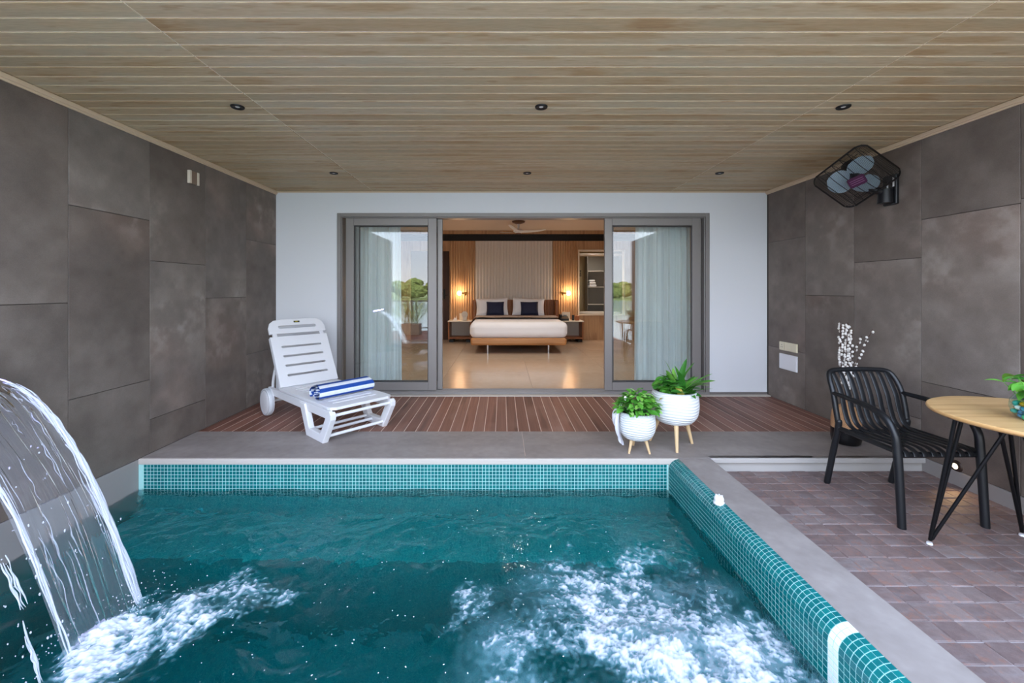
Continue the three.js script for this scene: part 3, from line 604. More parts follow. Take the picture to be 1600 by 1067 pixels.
// ------------------------------------------------------------------ sun lounger and towel
{
  const t = thing('sun_lounger', 'white plastic slatted sun lounger with raised back and two wheels', 'lounger', [-1.92, 0, 0.743], -41.5 * Math.PI / 180);
  const slots = (list) => list.map(([x0, x1, y0, y1]) => roundRect(x0, x1, y0, y1, (y1 - y0) / 2 * 0.98, 4));
  // backrest, drawn in its own plane: x across, y up its length
  const tilt = -0.52;   // leans back 30 degrees from upright
  const back = new THREE.Group(); back.name = 'backrest'; back.position.set(0, 0.3, 0); back.rotation.set(0, Math.PI / 2, 0); t.add(back);
  const lean = (g) => g.rotateX(tilt).translate(0, 0, 0);
  obj('back_panel', lean(slab([[-0.285, 0], [0.285, 0], [0.285, 0.525], [-0.285, 0.525]], slots([0.1, 0.2, 0.3, 0.4].map((y) => [-0.2, 0.2, y, y + 0.02])), 0.024, 0.004)), whitePlastic, back);
  obj('head_panel', lean(slab([[-0.285, 0.556], [0.285, 0.556], [0.285, 0.62], [0.265, 0.675], [0.225, 0.705], [0.15, 0.715], [-0.15, 0.715], [-0.225, 0.705], [-0.265, 0.675], [-0.285, 0.62]], slots([[-0.19, 0.19, 0.612, 0.644]]), 0.024, 0.005)), whitePlastic, back);
  for (const s of [-1, 1]) obj('hinge_block', lean(rbx(s * 0.235 - 0.02, s * 0.235 + 0.02, 0.515, 0.56, -0.004, 0.02, 0.004)), whitePlastic, back);
  for (const s of [-1, 1]) obj('edge_rib', lean(rbx(s * 0.278 - 0.008, s * 0.278 + 0.008, 0.0, 0.525, -0.025, 0.02, 0.004)), whitePlastic, back);
  obj('badge', lean(rbx(-0.03, 0.03, 0.672, 0.69, 0.022, 0.026, 0.001)), std(0x1d2a18, 0.4), back);
  obj('badge_mark', lean(rbx(-0.018, 0.012, 0.677, 0.686, 0.025, 0.027, 0.0008)), std(0xb9a832, 0.4), back);
  // seat
  const seatHoles = slots([0.06, 0.14, 0.22, 0.3, 0.38, 0.46, 0.54, 0.62, 0.7, 0.78, 0.86].map((x) => [-0.2, 0.2, x, x + 0.022]));
  obj('seat_panel', slab([[-0.285, 0.0], [0.285, 0.0], [0.285, 0.95], [0.275, 0.985], [0.24, 1.01], [-0.24, 1.01], [-0.275, 0.985], [-0.285, 0.95]], seatHoles, 0.024, 0.004).rotateX(-Math.PI / 2).rotateY(-Math.PI / 2).translate(0, 0.276, 0), whitePlastic, t);
  for (const s of [-1, 1]) {
    obj('side_rail', rbx(-0.3, 0.98, 0.2, 0.272, s * 0.268 - 0.016, s * 0.268 + 0.016, 0.008), whitePlastic, t);
    // front support: a wide U that narrows towards the floor
    const u = slab([[0.46, 0.26], [0.575, 0.05], [0.6, 0.0], [0.9, 0.0], [0.925, 0.04], [1.03, 0.21], [1.035, 0.25], [1.01, 0.27], [0.97, 0.26], [0.865, 0.085], [0.845, 0.07], [0.66, 0.07], [0.645, 0.085], [0.56, 0.26]], [], 0.05, 0.006).translate(0, 0, -0.025);
    obj('front_support', u.translate(0, 0, s * 0.275), whitePlastic, t);
    // rear leg with its wheel
    obj('rear_leg', [...cappedTube([V(-0.02, 0.25, s * 0.262), V(-0.14, 0.24, s * 0.262), V(-0.26, 0.133, s * 0.262)], 0.02, 14, 8), ...cappedTube([V(-0.26, 0.14, s * 0.24), V(-0.29, 0.3, s * 0.24), V(-0.2, 0.52, s * 0.24)], 0.014, 14, 8)], whitePlastic, t);
    const w = obj('wheel', new THREE.CylinderGeometry(0.128, 0.128, 0.045, 36).rotateX(Math.PI / 2).translate(-0.26, 0.133, s * 0.305), whitePlastic, t);
    obj('tyre', new THREE.TorusGeometry(0.118, 0.016, 10, 40).scale(1, 1, 1.6).translate(-0.26, 0.133, s * 0.305), std(0xcfd2d6, 0.5), w);
    obj('wheel_cap', lathe([[0, 0.012], [0.06, 0.01], [0.1, 0.004], [0.104, 0]], 30).rotateX(s * Math.PI / 2).translate(-0.26, 0.133, s * 0.3275), whitePlastic, w);
  }
  for (const [x, y] of [[1.0, 0.235], [0.9, 0.05], [0.72, 0.04], [0.62, 0.05], [-0.26, 0.133]]) obj('cross_bar', rod(V(x, y, -0.265), V(x, y, 0.265), 0.013), whitePlastic, t);
  obj('prop_bar', rod(V(-0.2, 0.52, -0.25), V(-0.2, 0.52, 0.25), 0.012), whitePlastic, t);

  // rolled towel, blue and white stripes running along the roll
  const stripeTex = texture(256, 64, (u, v) => {
    const n = (hash(Math.floor(u * 256), Math.floor(v * 64)) - 0.5) * 14;
    const q = mod(u * 20 + 0.2, 1);
    return (q < 0.5 ? [30, 74, 158] : [233, 238, 246]).map((c) => c + n);
  });
  const towelMat = new THREE.MeshPhysicalMaterial({ map: stripeTex, roughness: 0.95, sheen: 0.4, side: THREE.DoubleSide });
  const turns = 3.6, n = 150, th = 0.0045;
  const spiral = (u) => { const a = u * turns * Math.PI * 2, r = 0.012 + 0.066 * u; return [r * 1.3 * Math.cos(a), r * 0.9 * Math.sin(a)]; };
  const g1 = sheet(n, 20, (u, v) => { const [x, y] = spiral(u), w = (fbm(u * 20, v * 6, 2) - 0.5) * 0.006; return [x + w, y + w * 0.6, (v - 0.5) * (0.5 + 0.02 * Math.sin(u * 40)) + 0.0]; });
  const g2 = sheet(n, 20, (u, v) => { const [x, y] = spiral(u), l = Math.hypot(x, y) || 1; return [x * (1 - th / l), y * (1 - th / l), (v - 0.5) * (0.5 + 0.02 * Math.sin(u * 40))]; });
  const tw = new THREE.Group(); tw.name = numbered('rolled_towel'); scene.add(tw);
  const p = V(0.69, 0.3 + 0.066, 0.01).applyAxisAngle(V(0, 1, 0), -41.5 * Math.PI / 180).add(V(-1.92, 0, 0.743));
  tw.position.copy(p); tw.rotation.y = -41.5 * Math.PI / 180 + 0.03;
  tag(tw, 'rolled blue and white striped towel lying on the lounger', 'towel');
  const m1 = new THREE.Mesh(mergeGeometries([g1, g2]), towelMat); m1.name = 'roll'; tw.add(m1);
}

// ------------------------------------------------------------------ planters
const potBump = texture(512, 512, (u, v) => 128 + 100 * Math.sin((v * 26 + 1.2 * fbm(u * 6, v * 4, 3, 6, 4) + 0.25 * Math.sin(u * 25.13)) * Math.PI * 2), false, 1, 1);
const potMat = new THREE.MeshPhysicalMaterial({ color: 0xeef0f2, roughness: 0.6, bumpMap: potBump, bumpScale: 0.004 });
const pineLeg = std(0xd9b98c, 0.5);
const soil = std(0x3b2c22, 0.95);
const leafMats = [0x4f9a30, 0x68b340, 0x3a7f2a, 0x86c450].map((c) => new THREE.MeshPhysicalMaterial({ color: c, roughness: 0.45, transmission: 0.25, thickness: 0, side: THREE.DoubleSide }));
const yellowLeaf = new THREE.MeshPhysicalMaterial({ color: 0xb5a646, roughness: 0.6, side: THREE.DoubleSide });
function leafGeo(len, wid, bend, wave = 0, fold = 0.25) {   // along +z, rising in y, tip droops
  return sheet(6, 8, (u, v) => {
    const s = u * 2 - 1, w = wid / 2 * Math.pow(Math.sin(Math.PI * Math.min(1, 0.06 + v * 0.94)), 0.7) * (1 - 0.25 * v);
    const a = bend * v, y = len * v * (1 - 0.0) * Math.cos(a) * 0 + len * (bend ? Math.sin(a) / bend * 0 : 0);
    return [s * w, Math.abs(s) * w * fold + wave * Math.sin(v * 14 + s) * wid - len * bend * v * v, len * v * (1 - 0.3 * bend * v) + y];
  });
}
function aim(m, pos, yaw, pitch, roll = 0, k = 1) { m.position.copy(pos); m.rotation.order = 'YXZ'; m.rotation.set(-pitch, yaw, roll); m.scale.setScalar(k); }
function planter(name, label, [x, z], r, y0, h, feet) {
  const t = thing(name, label, 'plant', [x, 0, z]);
  const pot = [[0, 0], [r * 0.45, 0], [r * 0.72, h * 0.06], [r * 0.93, h * 0.25], [r, h * 0.5], [r * 0.99, h * 0.75], [r * 0.93, h * 0.97], [r * 0.9, h], [r * 0.86, h * 0.985], [r * 0.88, h * 0.8]];
  const pts = new THREE.SplineCurve(pot.map(([a, b]) => new THREE.Vector2(a, b))).getPoints(36);
  pts[0].x = 0;
  const m = new THREE.Mesh(new THREE.LatheGeometry(pts, 56).translate(0, y0, 0), potMat); m.name = 'pot'; t.add(m);
  obj('soil', new THREE.CylinderGeometry(r * 0.88, r * 0.88, 0.02, 32).translate(0, y0 + h * 0.84, 0), soil, t);
  for (const [fx, fz] of feet) obj('leg', rod(V(fx - x, 0, fz - z), V((fx - x) * 0.62, y0 + h * 0.1, (fz - z) * 0.62), r * 0.058, r * 0.105, 14), pineLeg, t);
  return t;
}
{
  reseed(61);
  const t = planter('planter_on_legs', 'large white ribbed planter on wooden legs with long strappy leaves', [1.368, 1.6], 0.18, 0.185, 0.255, [[1.21, 1.49], [1.325, 1.75], [1.525, 1.56]]);
  const top = 0.4, strap = [leafGeo(0.23, 0.056, 0.35, 0.03), leafGeo(0.19, 0.06, 0.55, 0.04), leafGeo(0.26, 0.05, 0.2, 0.03)], small = [leafGeo(0.085, 0.05, 0.3), leafGeo(0.07, 0.035, 0.4)];
  const add = (g, mat, pos, yaw, pitch, roll, k) => { const m = new THREE.Mesh(g, mat); m.name = 'leaf'; aim(m, pos, yaw, pitch, roll, k); t.add(m); };
  // strappy fern to the right
  for (let i = 0; i < 44; i++) add(strap[i % 3], leafMats[Math.floor(rnd() * 4)], V(0.05 + R(-0.05, 0.05), top, R(-0.05, 0.05)), R(0, 6.28), R(0.35, 1.25), R(-0.4, 0.4), R(0.65, 1.0));
  add(strap[2], leafMats[1], V(0.02, top, 0), -2.0, 1.45, 0.2, 1.15); add(strap[0], leafMats[0], V(0.05, top + 0.02, 0.02), 1.5, 0.75, 0.1, 1.25); add(strap[2], leafMats[3], V(0.06, top + 0.02, 0), 1.7, 0.5, 0, 1.2); add(strap[1], leafMats[2], V(0.0, top, 0), -1.2, 1.25, 0.3, 1.2);
  for (let i = 0; i < 9; i++) add(strap[i % 3], leafMats[i % 4], V(0.04 + R(-0.05, 0.05), top + 0.01, R(-0.04, 0.04)), R(0.6, 2.6) * (i % 3 ? 1 : -1), R(0.85, 1.4), R(-0.3, 0.3), R(1.0, 1.25));
  // small rosette leaves to the left
  for (let i = 0; i < 80; i++) { const a = R(0, 6.28), r = R(0.01, 0.11); add(small[i % 2], leafMats[Math.floor(rnd() * 3)], V(-0.085 + r * Math.cos(a), top + 0.015 + R(0, 0.12) * (1 - r * 4), r * Math.sin(a)), a + R(-0.5, 0.5) + Math.PI / 2 - 2 * a + a, R(0.1, 0.9), R(-0.5, 0.5), R(0.8, 1.3)); }
  add(small[0], yellowLeaf, V(-0.01, top + 0.08, 0.06), 0.4, -0.8, 0.2, 1.2); add(small[0], yellowLeaf, V(0.02, top + 0.05, 0.08), -0.4, -0.6, 0.2, 1.0); add(small[1], yellowLeaf, V(-0.1, top + 0.01, 0.1), -1.4, 0.1, 0.2, 1.1);
}
{
  reseed(71);
  const t = planter('planter_on_legs', 'small white ribbed planter on wooden legs full of small bright leaves', [1.035, 1.705], 0.137, 0.095, 0.208, [[0.955, 1.765], [1.11, 1.775], [1.04, 1.6]]);
  const small = [leafGeo(0.058, 0.04, 0.3), leafGeo(0.048, 0.032, 0.4), leafGeo(0.066, 0.046, 0.25)];
  const pale = new THREE.MeshPhysicalMaterial({ color: 0x9fce74, roughness: 0.5, side: THREE.DoubleSide });
  const stems = [];
  for (let i = 0; i < 280; i++) {
    const a = R(0, 6.28), rr = Math.sqrt(rnd()) * 0.142, h = -0.005 + 0.2 * Math.sqrt(Math.max(0, 1 - (rr / 0.15) ** 2)) * R(0.45, 1);
    const p = V(rr * Math.cos(a), 0.275 + h, rr * Math.sin(a));
    const m = new THREE.Mesh(small[i % 3], rnd() < 0.12 ? pale : leafMats[[0, 1, 1, 3][Math.floor(rnd() * 4)]]); m.name = 'leaf';
    aim(m, p, Math.PI / 2 - a + R(-0.8, 0.8), R(-0.3, 0.8), R(-0.5, 0.5), R(0.75, 1.2)); t.add(m);
    if (i % 3 === 0) stems.push(rod(V(p.x * 0.4, 0.26, p.z * 0.4), p, 0.0016, 0.0012, 5));
  }
  obj('stems', stems, leafMats[2], t);
  // white piece drooping beside the pot
  const drape = sheet(22, 22, (u, v) => {
    // hangs from a narrow fold above the rim, widening round the side of the pot in two lobes
    const span = lerp(0.16, 0.85, smooth(0, 0.6, v)), a = Math.PI * 1.02 - (u - 0.5) * span - 0.25 * v, low = lerp(0.155, 0.075, smooth(0.35, 0.75, u)), y = lerp(0.365, low, v);
    const r = 0.12 + 0.062 * Math.sin(Math.min(1, v * 1.1) * 2.5) + 0.006 * Math.sin(u * 17 + v * 4);
    return [r * Math.cos(a), y, r * Math.sin(a)];
  });
  obj('side_drape', [drape, drape.clone().translate(0.006, 0, 0)], std(0xf0eff3, 0.7, { side: THREE.DoubleSide }), t);
  obj('white_flower', new THREE.SphereGeometry(0.011, 10, 8).scale(1, 1.6, 0.8).translate(-0.105, 0.415, 0.05), linen, t);
}

// ------------------------------------------------------------------ vase with willow branches
{
  reseed(81);
  const X = 2.775, Z = 1.545;
  const t = thing('floor_vase', 'tan woven bottle vase with black base on the deck behind the chair', 'vase', [X, 0, Z]);
  const weave = texture(256, 256, (u, v) => { const k = Math.sin(u * 6.283 * 40) * Math.sin(v * 6.283 * 40), n = fbm(u * 8, v * 8, 3, 8); return mix3([168, 122, 82], [220, 176, 134], 0.5 + 0.3 * k + 0.5 * (n - 0.5)); });
  const weaveBump = texture(256, 256, (u, v) => 128 + 110 * Math.sin(u * 6.283 * 40) * Math.sin(v * 6.283 * 40), false);
  const m = new THREE.Mesh(lathe([[0.1, 0.125], [0.099, 0.2], [0.092, 0.255], [0.075, 0.285], [0.045, 0.302], [0.034, 0.315], [0.033, 0.36], [0.038, 0.37], [0.03, 0.37], [0.028, 0.31]], 40), new THREE.MeshPhysicalMaterial({ map: weave, bumpMap: weaveBump, bumpScale: 0.003, roughness: 0.8 })); m.name = 'woven_body'; t.add(m);
  obj('black_base', lathe([[0, 0], [0.08, 0], [0.095, 0.012], [0.102, 0.05], [0.102, 0.115], [0.1, 0.126]], 40), std(0x0e0e10, 0.2), t);
  const br = thing('willow_branches', 'bundle of pussy willow branches with white buds standing in the vase', 'branches', [X, 0.2, Z]);
  const bark = std(0x4b342a, 0.8), bud = std(0xe6e1da, 0.9);
  const budG = new THREE.SphereGeometry(0.0095, 8, 6).scale(1, 1.25, 1);
  const ends = [[-0.055, 0.76, 0.02], [-0.03, 0.775, -0.02], [-0.01, 0.765, 0.03], [0.015, 0.77, 0], [0.03, 0.72, 0.03], [0.195, 0.72, 0.02], [0.15, 0.66, -0.03]];
  ends.forEach(([ex, ey, ez], i) => {
    const mid = i > 4 ? V(ex * 0.2, ey * 0.52, ez) : V(ex * 0.7 - 0.01, ey * 0.55, ez * 0.6);
    const c = new THREE.CatmullRomCurve3([V(0, 0.02, 0), V(ex * 0.1, 0.2, ez * 0.2), mid, V(ex, ey, ez)]);
    const b = obj('branch', new THREE.TubeGeometry(c, 24, 0.0028, 5), bark, br);
    const n = i > 4 ? 18 : 30;
    const buds = [];
    for (let k = 0; k < n; k++) { const p = c.getPoint(0.4 + 0.6 * (k + R(0, 0.6)) / n), a = R(0, 6.28); buds.push(budG.clone().rotateX(R(-0.6, 0.6)).rotateZ(R(-0.6, 0.6)).translate(p.x + 0.011 * Math.cos(a), p.y, p.z + 0.011 * Math.sin(a))); }
    buds.forEach((q) => obj('bud', q, bud, b));
  });
}

// ------------------------------------------------------------------ black slatted armchair
{
  const t = thing('armchair', 'black plastic armchair with vertical slats in the back, beside the round table', 'chair', [2.475, PAVE, 2.315], 0.02);
  const prof = (pts) => pts.map(([x, y, z]) => V(x, y, z));
  for (const s of [-1, 1]) {
    // front leg runs up into the arm, the arm runs back into the back frame
    const arm = new THREE.CatmullRomCurve3(prof([[s * 0.24, 0, 0.262], [s * 0.24, 0.22, 0.25], [s * 0.241, 0.42, 0.236], [s * 0.243, 0.52, 0.222], [s * 0.246, 0.59, 0.17], [s * 0.247, 0.622, 0.08], [s * 0.246, 0.635, -0.05], [s * 0.236, 0.64, -0.215]]));
    const g = new THREE.TubeGeometry(arm, 44, 0.021, 10), q = g.attributes.position;
    for (let i = 0; i < q.count; i++) { const k = Math.floor(i / 11) / 44, c = arm.getPointAt(Math.min(1, k)); const f = k < 0.42 ? lerp(0.95, 1.05, k / 0.42) : lerp(1.05, 0.62, (k - 0.42) / 0.58); q.setXYZ(i, c.x + (q.getX(i) - c.x) * (k > 0.6 ? 1.15 : 1) * f, c.y + (q.getY(i) - c.y) * f, c.z + (q.getZ(i) - c.z) * f); }
    obj('front_leg_and_arm', [g, new THREE.CylinderGeometry(0.02, 0.02, 0.01, 10).translate(s * 0.24, 0.005, 0.262)], blackPlastic, t);
    obj('rear_leg', [...cappedTube(prof([[s * 0.226, 0.012, -0.285], [s * 0.228, 0.22, -0.235], [s * 0.23, 0.4, -0.19], [s * 0.232, 0.46, -0.178]]), 0.019, 20, 10)], blackPlastic, t);
    obj('seat_rail', rod(V(s * 0.226, 0.415, -0.19), V(s * 0.23, 0.415, 0.235), 0.016), blackPlastic, t);
  }
  const frame = [];
  for (const [x, y, z] of [[-0.23, 0.42, -0.18], [-0.236, 0.5, -0.19], [-0.236, 0.64, -0.22], [-0.228, 0.73, -0.262], [-0.2, 0.772, -0.29], [-0.12, 0.782, -0.3], [0, 0.785, -0.302], [0.12, 0.782, -0.3], [0.2, 0.772, -0.29], [0.228, 0.73, -0.262], [0.236, 0.64, -0.22], [0.236, 0.5, -0.19], [0.23, 0.42, -0.18]]) frame.push(V(x, y, z));
  obj('back_frame', cappedTube(frame, 0.0165, 70, 10), blackPlastic, t);
  obj('front_rail', rod(V(-0.235, 0.395, 0.222), V(0.235, 0.395, 0.222), 0.016), blackPlastic, t);
  obj('rear_rail', rod(V(-0.225, 0.4, -0.16), V(0.225, 0.4, -0.16), 0.014), blackPlastic, t);
  // each slat runs from the top of the back down and forward over the seat
  for (let i = 0; i < 8; i++) {
    const x = -0.186 + i * 0.0531, k = Math.abs(i - 3.5) / 3.5;
    const c = new THREE.CatmullRomCurve3([V(x, 0.786 - 0.008 * k * k, -0.312 + 0.012 * k * k), V(x, 0.765 - 0.01 * k * k, -0.288 + 0.01 * k), V(x, 0.64, -0.235 + 0.02 * k), V(x, 0.52, -0.2 + 0.018 * k), V(x, 0.455, -0.165 + 0.012 * k), V(x, 0.43, -0.11), V(x, 0.424, 0.0), V(x, 0.43, 0.12), V(x, 0.428, 0.2), V(x, 0.412, 0.234), V(x, 0.392, 0.242)]);
    const pts = c.getSpacedPoints(50), s = [];
    const g = sheet(50, 8, (u, v) => {
      const j = Math.round(u * 50), p = pts[j], q = pts[Math.min(50, j + 1)], o = pts[Math.max(0, j - 1)], d = q.clone().sub(o).normalize(), nrm = V(0, d.z, -d.y), a = v * Math.PI * 2, w = 0.0175 + 0.001 * Math.sin(u * 3);
      const e = 0.0055; return [p.x + w * Math.cos(a), p.y + nrm.y * e * Math.sin(a), p.z + nrm.z * e * Math.sin(a)];
    });
    obj('slat', g, blackPlastic, t);
  }
}

// ------------------------------------------------------------------ round table with hairpin legs
const TX = 2.607, TZ = 2.958, TY = 0.63;
{
  const t = thing('round_table', 'round table with light wooden top on black hairpin legs', 'table', [TX, PAVE, TZ], 0);
  const topWood = texture(1024, 512, (u, v) => { const g = fbm(u * 4, v * 90, 3, 4, 90), s = fbm(u * 3, v * 20 + 4, 4, 3, 20); return mix3(mix3([206, 162, 104], [228, 188, 132], g), [184, 136, 82], smooth(0.52, 0.78, s) * 0.6); }, true, 1.2, 0.6);
  const h = TY - PAVE;
  obj('table_top', lathe([[0, h - 0.024], [0.418, h - 0.024], [0.43, h - 0.018], [0.433, h - 0.011], [0.43, h - 0.003], [0.424, h], [0, h]], 72), std(0xffffff, 0.4, { map: topWood, clearcoat: 0.15 }), t);
  for (const [fx, fz, ax, az, bx_, bz] of [[-0.36, -0.23, -0.375, -0.09, -0.17, -0.03], [0.22, -0.305, -0.1, -0.1, 0.3, -0.12], [0.36, 0.23, 0.375, 0.09, 0.17, 0.03], [-0.22, 0.305, 0.1, 0.1, -0.3, 0.12]]) {
    const f = V(fx, 0.012, fz), a = V(ax, h - 0.026, az), b = V(bx_, h - 0.026, bz), u = (p, k) => f.clone().lerp(p, k);
    const c = new THREE.CatmullRomCurve3([a, u(a, 0.6), u(a, 0.1), u(a, 0.02).add(V(0, -0.004, 0)), u(b, 0.02).add(V(0, -0.004, 0)), u(b, 0.1), u(b, 0.6), b], false, 'catmullrom', 0.15);
    obj('hairpin_leg', [new THREE.TubeGeometry(c, 60, 0.0085, 8), rod(u(a, 0.05), a.clone().add(V(0.045 * Math.sign(-fx), 0, -0.01)), 0.0085), rbx(Math.min(a.x, b.x) - 0.02, Math.max(a.x, b.x) + 0.02, h - 0.03, h - 0.024, Math.min(a.z, b.z) - 0.02, Math.max(a.z, b.z) + 0.02, 0.002)], blackMetal, t);
    obj('foot_pad', new THREE.CylinderGeometry(0.012, 0.014, 0.01, 12).translate(fx, 0.005, fz), whitePlastic, t);
  }
}
// glass bowl with pebbles and a leafy plant on the table
{
  reseed(91);
  const X = 2.475, Z = 2.985;
  const t = thing('glass_bowl_plant', 'leafy green plant in a glass bowl of coloured pebbles on the table', 'plant', [X, TY, Z]);
  const gm = new THREE.MeshPhysicalMaterial({ color: 0xdff0f0, roughness: 0.02, transmission: 1, thickness: 0, ior: 1.5, side: THREE.DoubleSide });
  const m = new THREE.Mesh(lathe([[0, 0.002], [0.045, 0.002], [0.068, 0.02], [0.08, 0.055], [0.076, 0.09], [0.06, 0.118], [0.055, 0.13], [0.06, 0.136]], 40), gm); m.name = 'bowl'; t.add(m);
  const cols = [0x2c9a8c, 0x1f6f86, 0xe8d9c4, 0xd8a51f, 0xcf7f6a, 0x2a7fb0, 0xf0ece4, 0x3aa06e].map((c) => std(c, 0.3));
  const peb = new THREE.IcosahedronGeometry(0.013, 1).scale(1, 0.75, 1);
  for (let i = 0; i < 70; i++) { const lay = Math.floor(i / 18), a = i * 2.4, r = Math.min(0.064, 0.012 + 0.056 * Math.sqrt((i % 18) / 18)) * (lay === 0 ? 0.75 : 1); put(t, 'pebble', peb, cols[lay < 2 ? [0, 1, 5, 7][Math.floor(rnd() * 4)] : Math.floor(rnd() * 8)], r * Math.cos(a), 0.016 + lay * 0.019, r * Math.sin(a), rnd() * 3, rnd() * 3); }
  const lf = [leafGeo(0.085, 0.055, 0.3), leafGeo(0.07, 0.045, 0.45)];
  const stems = [];
  for (let i = 0; i < 34; i++) {
    const a = R(0, 6.28), rr = R(0.01, 0.1), p = V(rr * Math.cos(a), 0.14 + R(0, 0.075) * (1 - rr * 4), rr * Math.sin(a));
    const q = new THREE.Mesh(lf[i % 2], leafMats[Math.floor(rnd() * 4)]); q.name = 'leaf'; aim(q, p, Math.PI / 2 - a + R(-0.5, 0.5), R(-0.3, 0.6), R(-0.4, 0.4), R(0.75, 1.15)); t.add(q);
    stems.push(rod(V(p.x * 0.2, 0.06, p.z * 0.2), p, 0.002, 0.0015, 5));
  }
  const far = V(-0.075, 0.2, 0.0), q = new THREE.Mesh(lf[0], leafMats[0]); q.name = 'leaf'; aim(q, far, -1.7, 0.1, 0.2, 0.8); t.add(q);
  stems.push(rod(V(-0.01, 0.1, 0), far, 0.002, 0.0015, 5));
  obj('stems', stems, leafMats[1], t);
}

// ------------------------------------------------------------------ wall fan
{
  const t = thing('wall_fan', 'black wall fan with square wire cage, grey blades and purple hub', 'fan', [3.11, 2.03, 1.59]);
  const cen = V(-0.315, 0.096, 0.02), a = V(0.884, 0, 0.469), nrm = V(-0.355, -0.653, 0.669).normalize(), b = nrm.clone().cross(a).normalize();
  const head = new THREE.Group(); head.name = 'fan_head'; head.position.copy(cen); head.quaternion.setFromRotationMatrix(new THREE.Matrix4().makeBasis(a, b, nrm)); t.add(head);
  // in the head's own axes the square cage stands on a corner; e1, e2 run along its sides
  const side = 0.208, round = 0.07, wire = std(0x17120f, 0.45, { metalness: 0.3 });
  const sq = (k, z) => roundRect(-side * k, side * k, -side * k, side * k, round * k, 6).map(([x, y]) => V((x - y) * Math.SQRT1_2, (x + y) * Math.SQRT1_2, z));
  const turn = (x, y, z) => V((x - y) * Math.SQRT1_2, (x + y) * Math.SQRT1_2, z);
  obj('cage_rim', [tube(sq(1, 0.0), 0.0055, 120, 6, true), tube(sq(1, 0.012), 0.003, 120, 5, true)], wire, head);
  const dome = (x, y, s) => s * 0.055 * Math.max(0, 1 - Math.max(Math.abs(x), Math.abs(y)) ** 3 / side ** 3);
  const wires = (s) => {
    const out = [];
    for (let i = -19; i <= 19; i++) { const y = i * 0.0097, half = Math.abs(y) > side - round ? side - round + Math.sqrt(Math.max(0, round * round - (Math.abs(y) - side + round) ** 2)) : side; const pts = []; for (let k = -4; k <= 4; k++) pts.push(turn(half * k / 4, y, dome(half * k / 4, y, s))); out.push(tube(pts, 0.0015, 10, 4)); }
    for (const x of [-0.15, -0.09, -0.03, 0.03, 0.09, 0.15]) { const pts = []; for (let k = -4; k <= 4; k++) pts.push(turn(x, side * k / 4 * 0.99, dome(x, side * k / 4, s) + s * 0.002)); out.push(tube(pts, 0.0024, 12, 4)); }
    return out;
  };
  stuff(obj('front_grille', wires(1), wire, head));
  stuff(obj('rear_grille', wires(-1.3), wire, head));
  const blade = std(0x9fb4bf, 0.35);
  for (let i = 0; i < 3; i++) {
    const g = sheet(14, 10, (u, v) => { const r = lerp(0.03, 0.178, u), w = 0.088 * Math.pow(Math.sin(Math.PI * Math.min(0.97, 0.16 + 0.8 * u)), 0.55), s = v * 2 - 1; return [r, s * w + 0.012, s * w * 0.3 - 0.004]; });
    const bm = blade.clone(); bm.side = THREE.DoubleSide;
    const m = obj('blade', [g, g.clone().translate(0, 0, -0.003)], bm, head); m.rotation.z = i * 2.094 + 1.25;
  }
  obj('hub', new THREE.CylinderGeometry(0.032, 0.036, 0.05, 24).rotateX(Math.PI / 2), blackPlastic, head);
  // purple centre plate on the front grille
  obj('centre_plate', slab(roundRect(-0.056, 0.056, -0.044, 0.044, 0.016, 4), [], 0.008, 0.002).rotateZ(0.5).translate(0, 0, 0.058), std(0x431e3b, 0.3), head);
  for (let i = -1; i <= 1; i++) obj('plate_line', rbx(-0.042, 0.042, i * 0.018 - 0.0014, i * 0.018 + 0.0014, 0.065, 0.0672, 0.0006).rotateZ(0.5), std(0xa06f95, 0.4), head);
  obj('motor', [new THREE.CylinderGeometry(0.058, 0.066, 0.13, 28).rotateX(Math.PI / 2).translate(0, 0, -0.115), lathe([[0, 0], [0.04, 0.006], [0.058, 0.03]], 28).rotateX(Math.PI / 2).translate(0, 0, -0.21)], blackPlastic, head);
  // bracket: arm from the motor to the wall plate
  const m0 = cen.clone().addScaledVector(nrm, -0.14);
  obj('arm', [...cappedTube([m0, V(-0.17, 0.03, -0.02), V(-0.07, -0.02, 0.0)], 0.028, 16, 10), new THREE.CylinderGeometry(0.045, 0.052, 0.11, 24).translate(-0.06, -0.05, 0.0)], blackPlastic, t);
  obj('wall_plate', rbx(-0.03, -0.001, -0.12, 0.12, -0.06, 0.06, 0.01, 3), blackPlastic, t);
  obj('label_plate', [rbx(-0.0315, -0.029, 0.02, 0.095, 0.03, 0.045, 0.001), rbx(-0.0315, -0.029, 0.0, 0.06, -0.02, -0.006, 0.001)], whitePlastic, t);
}

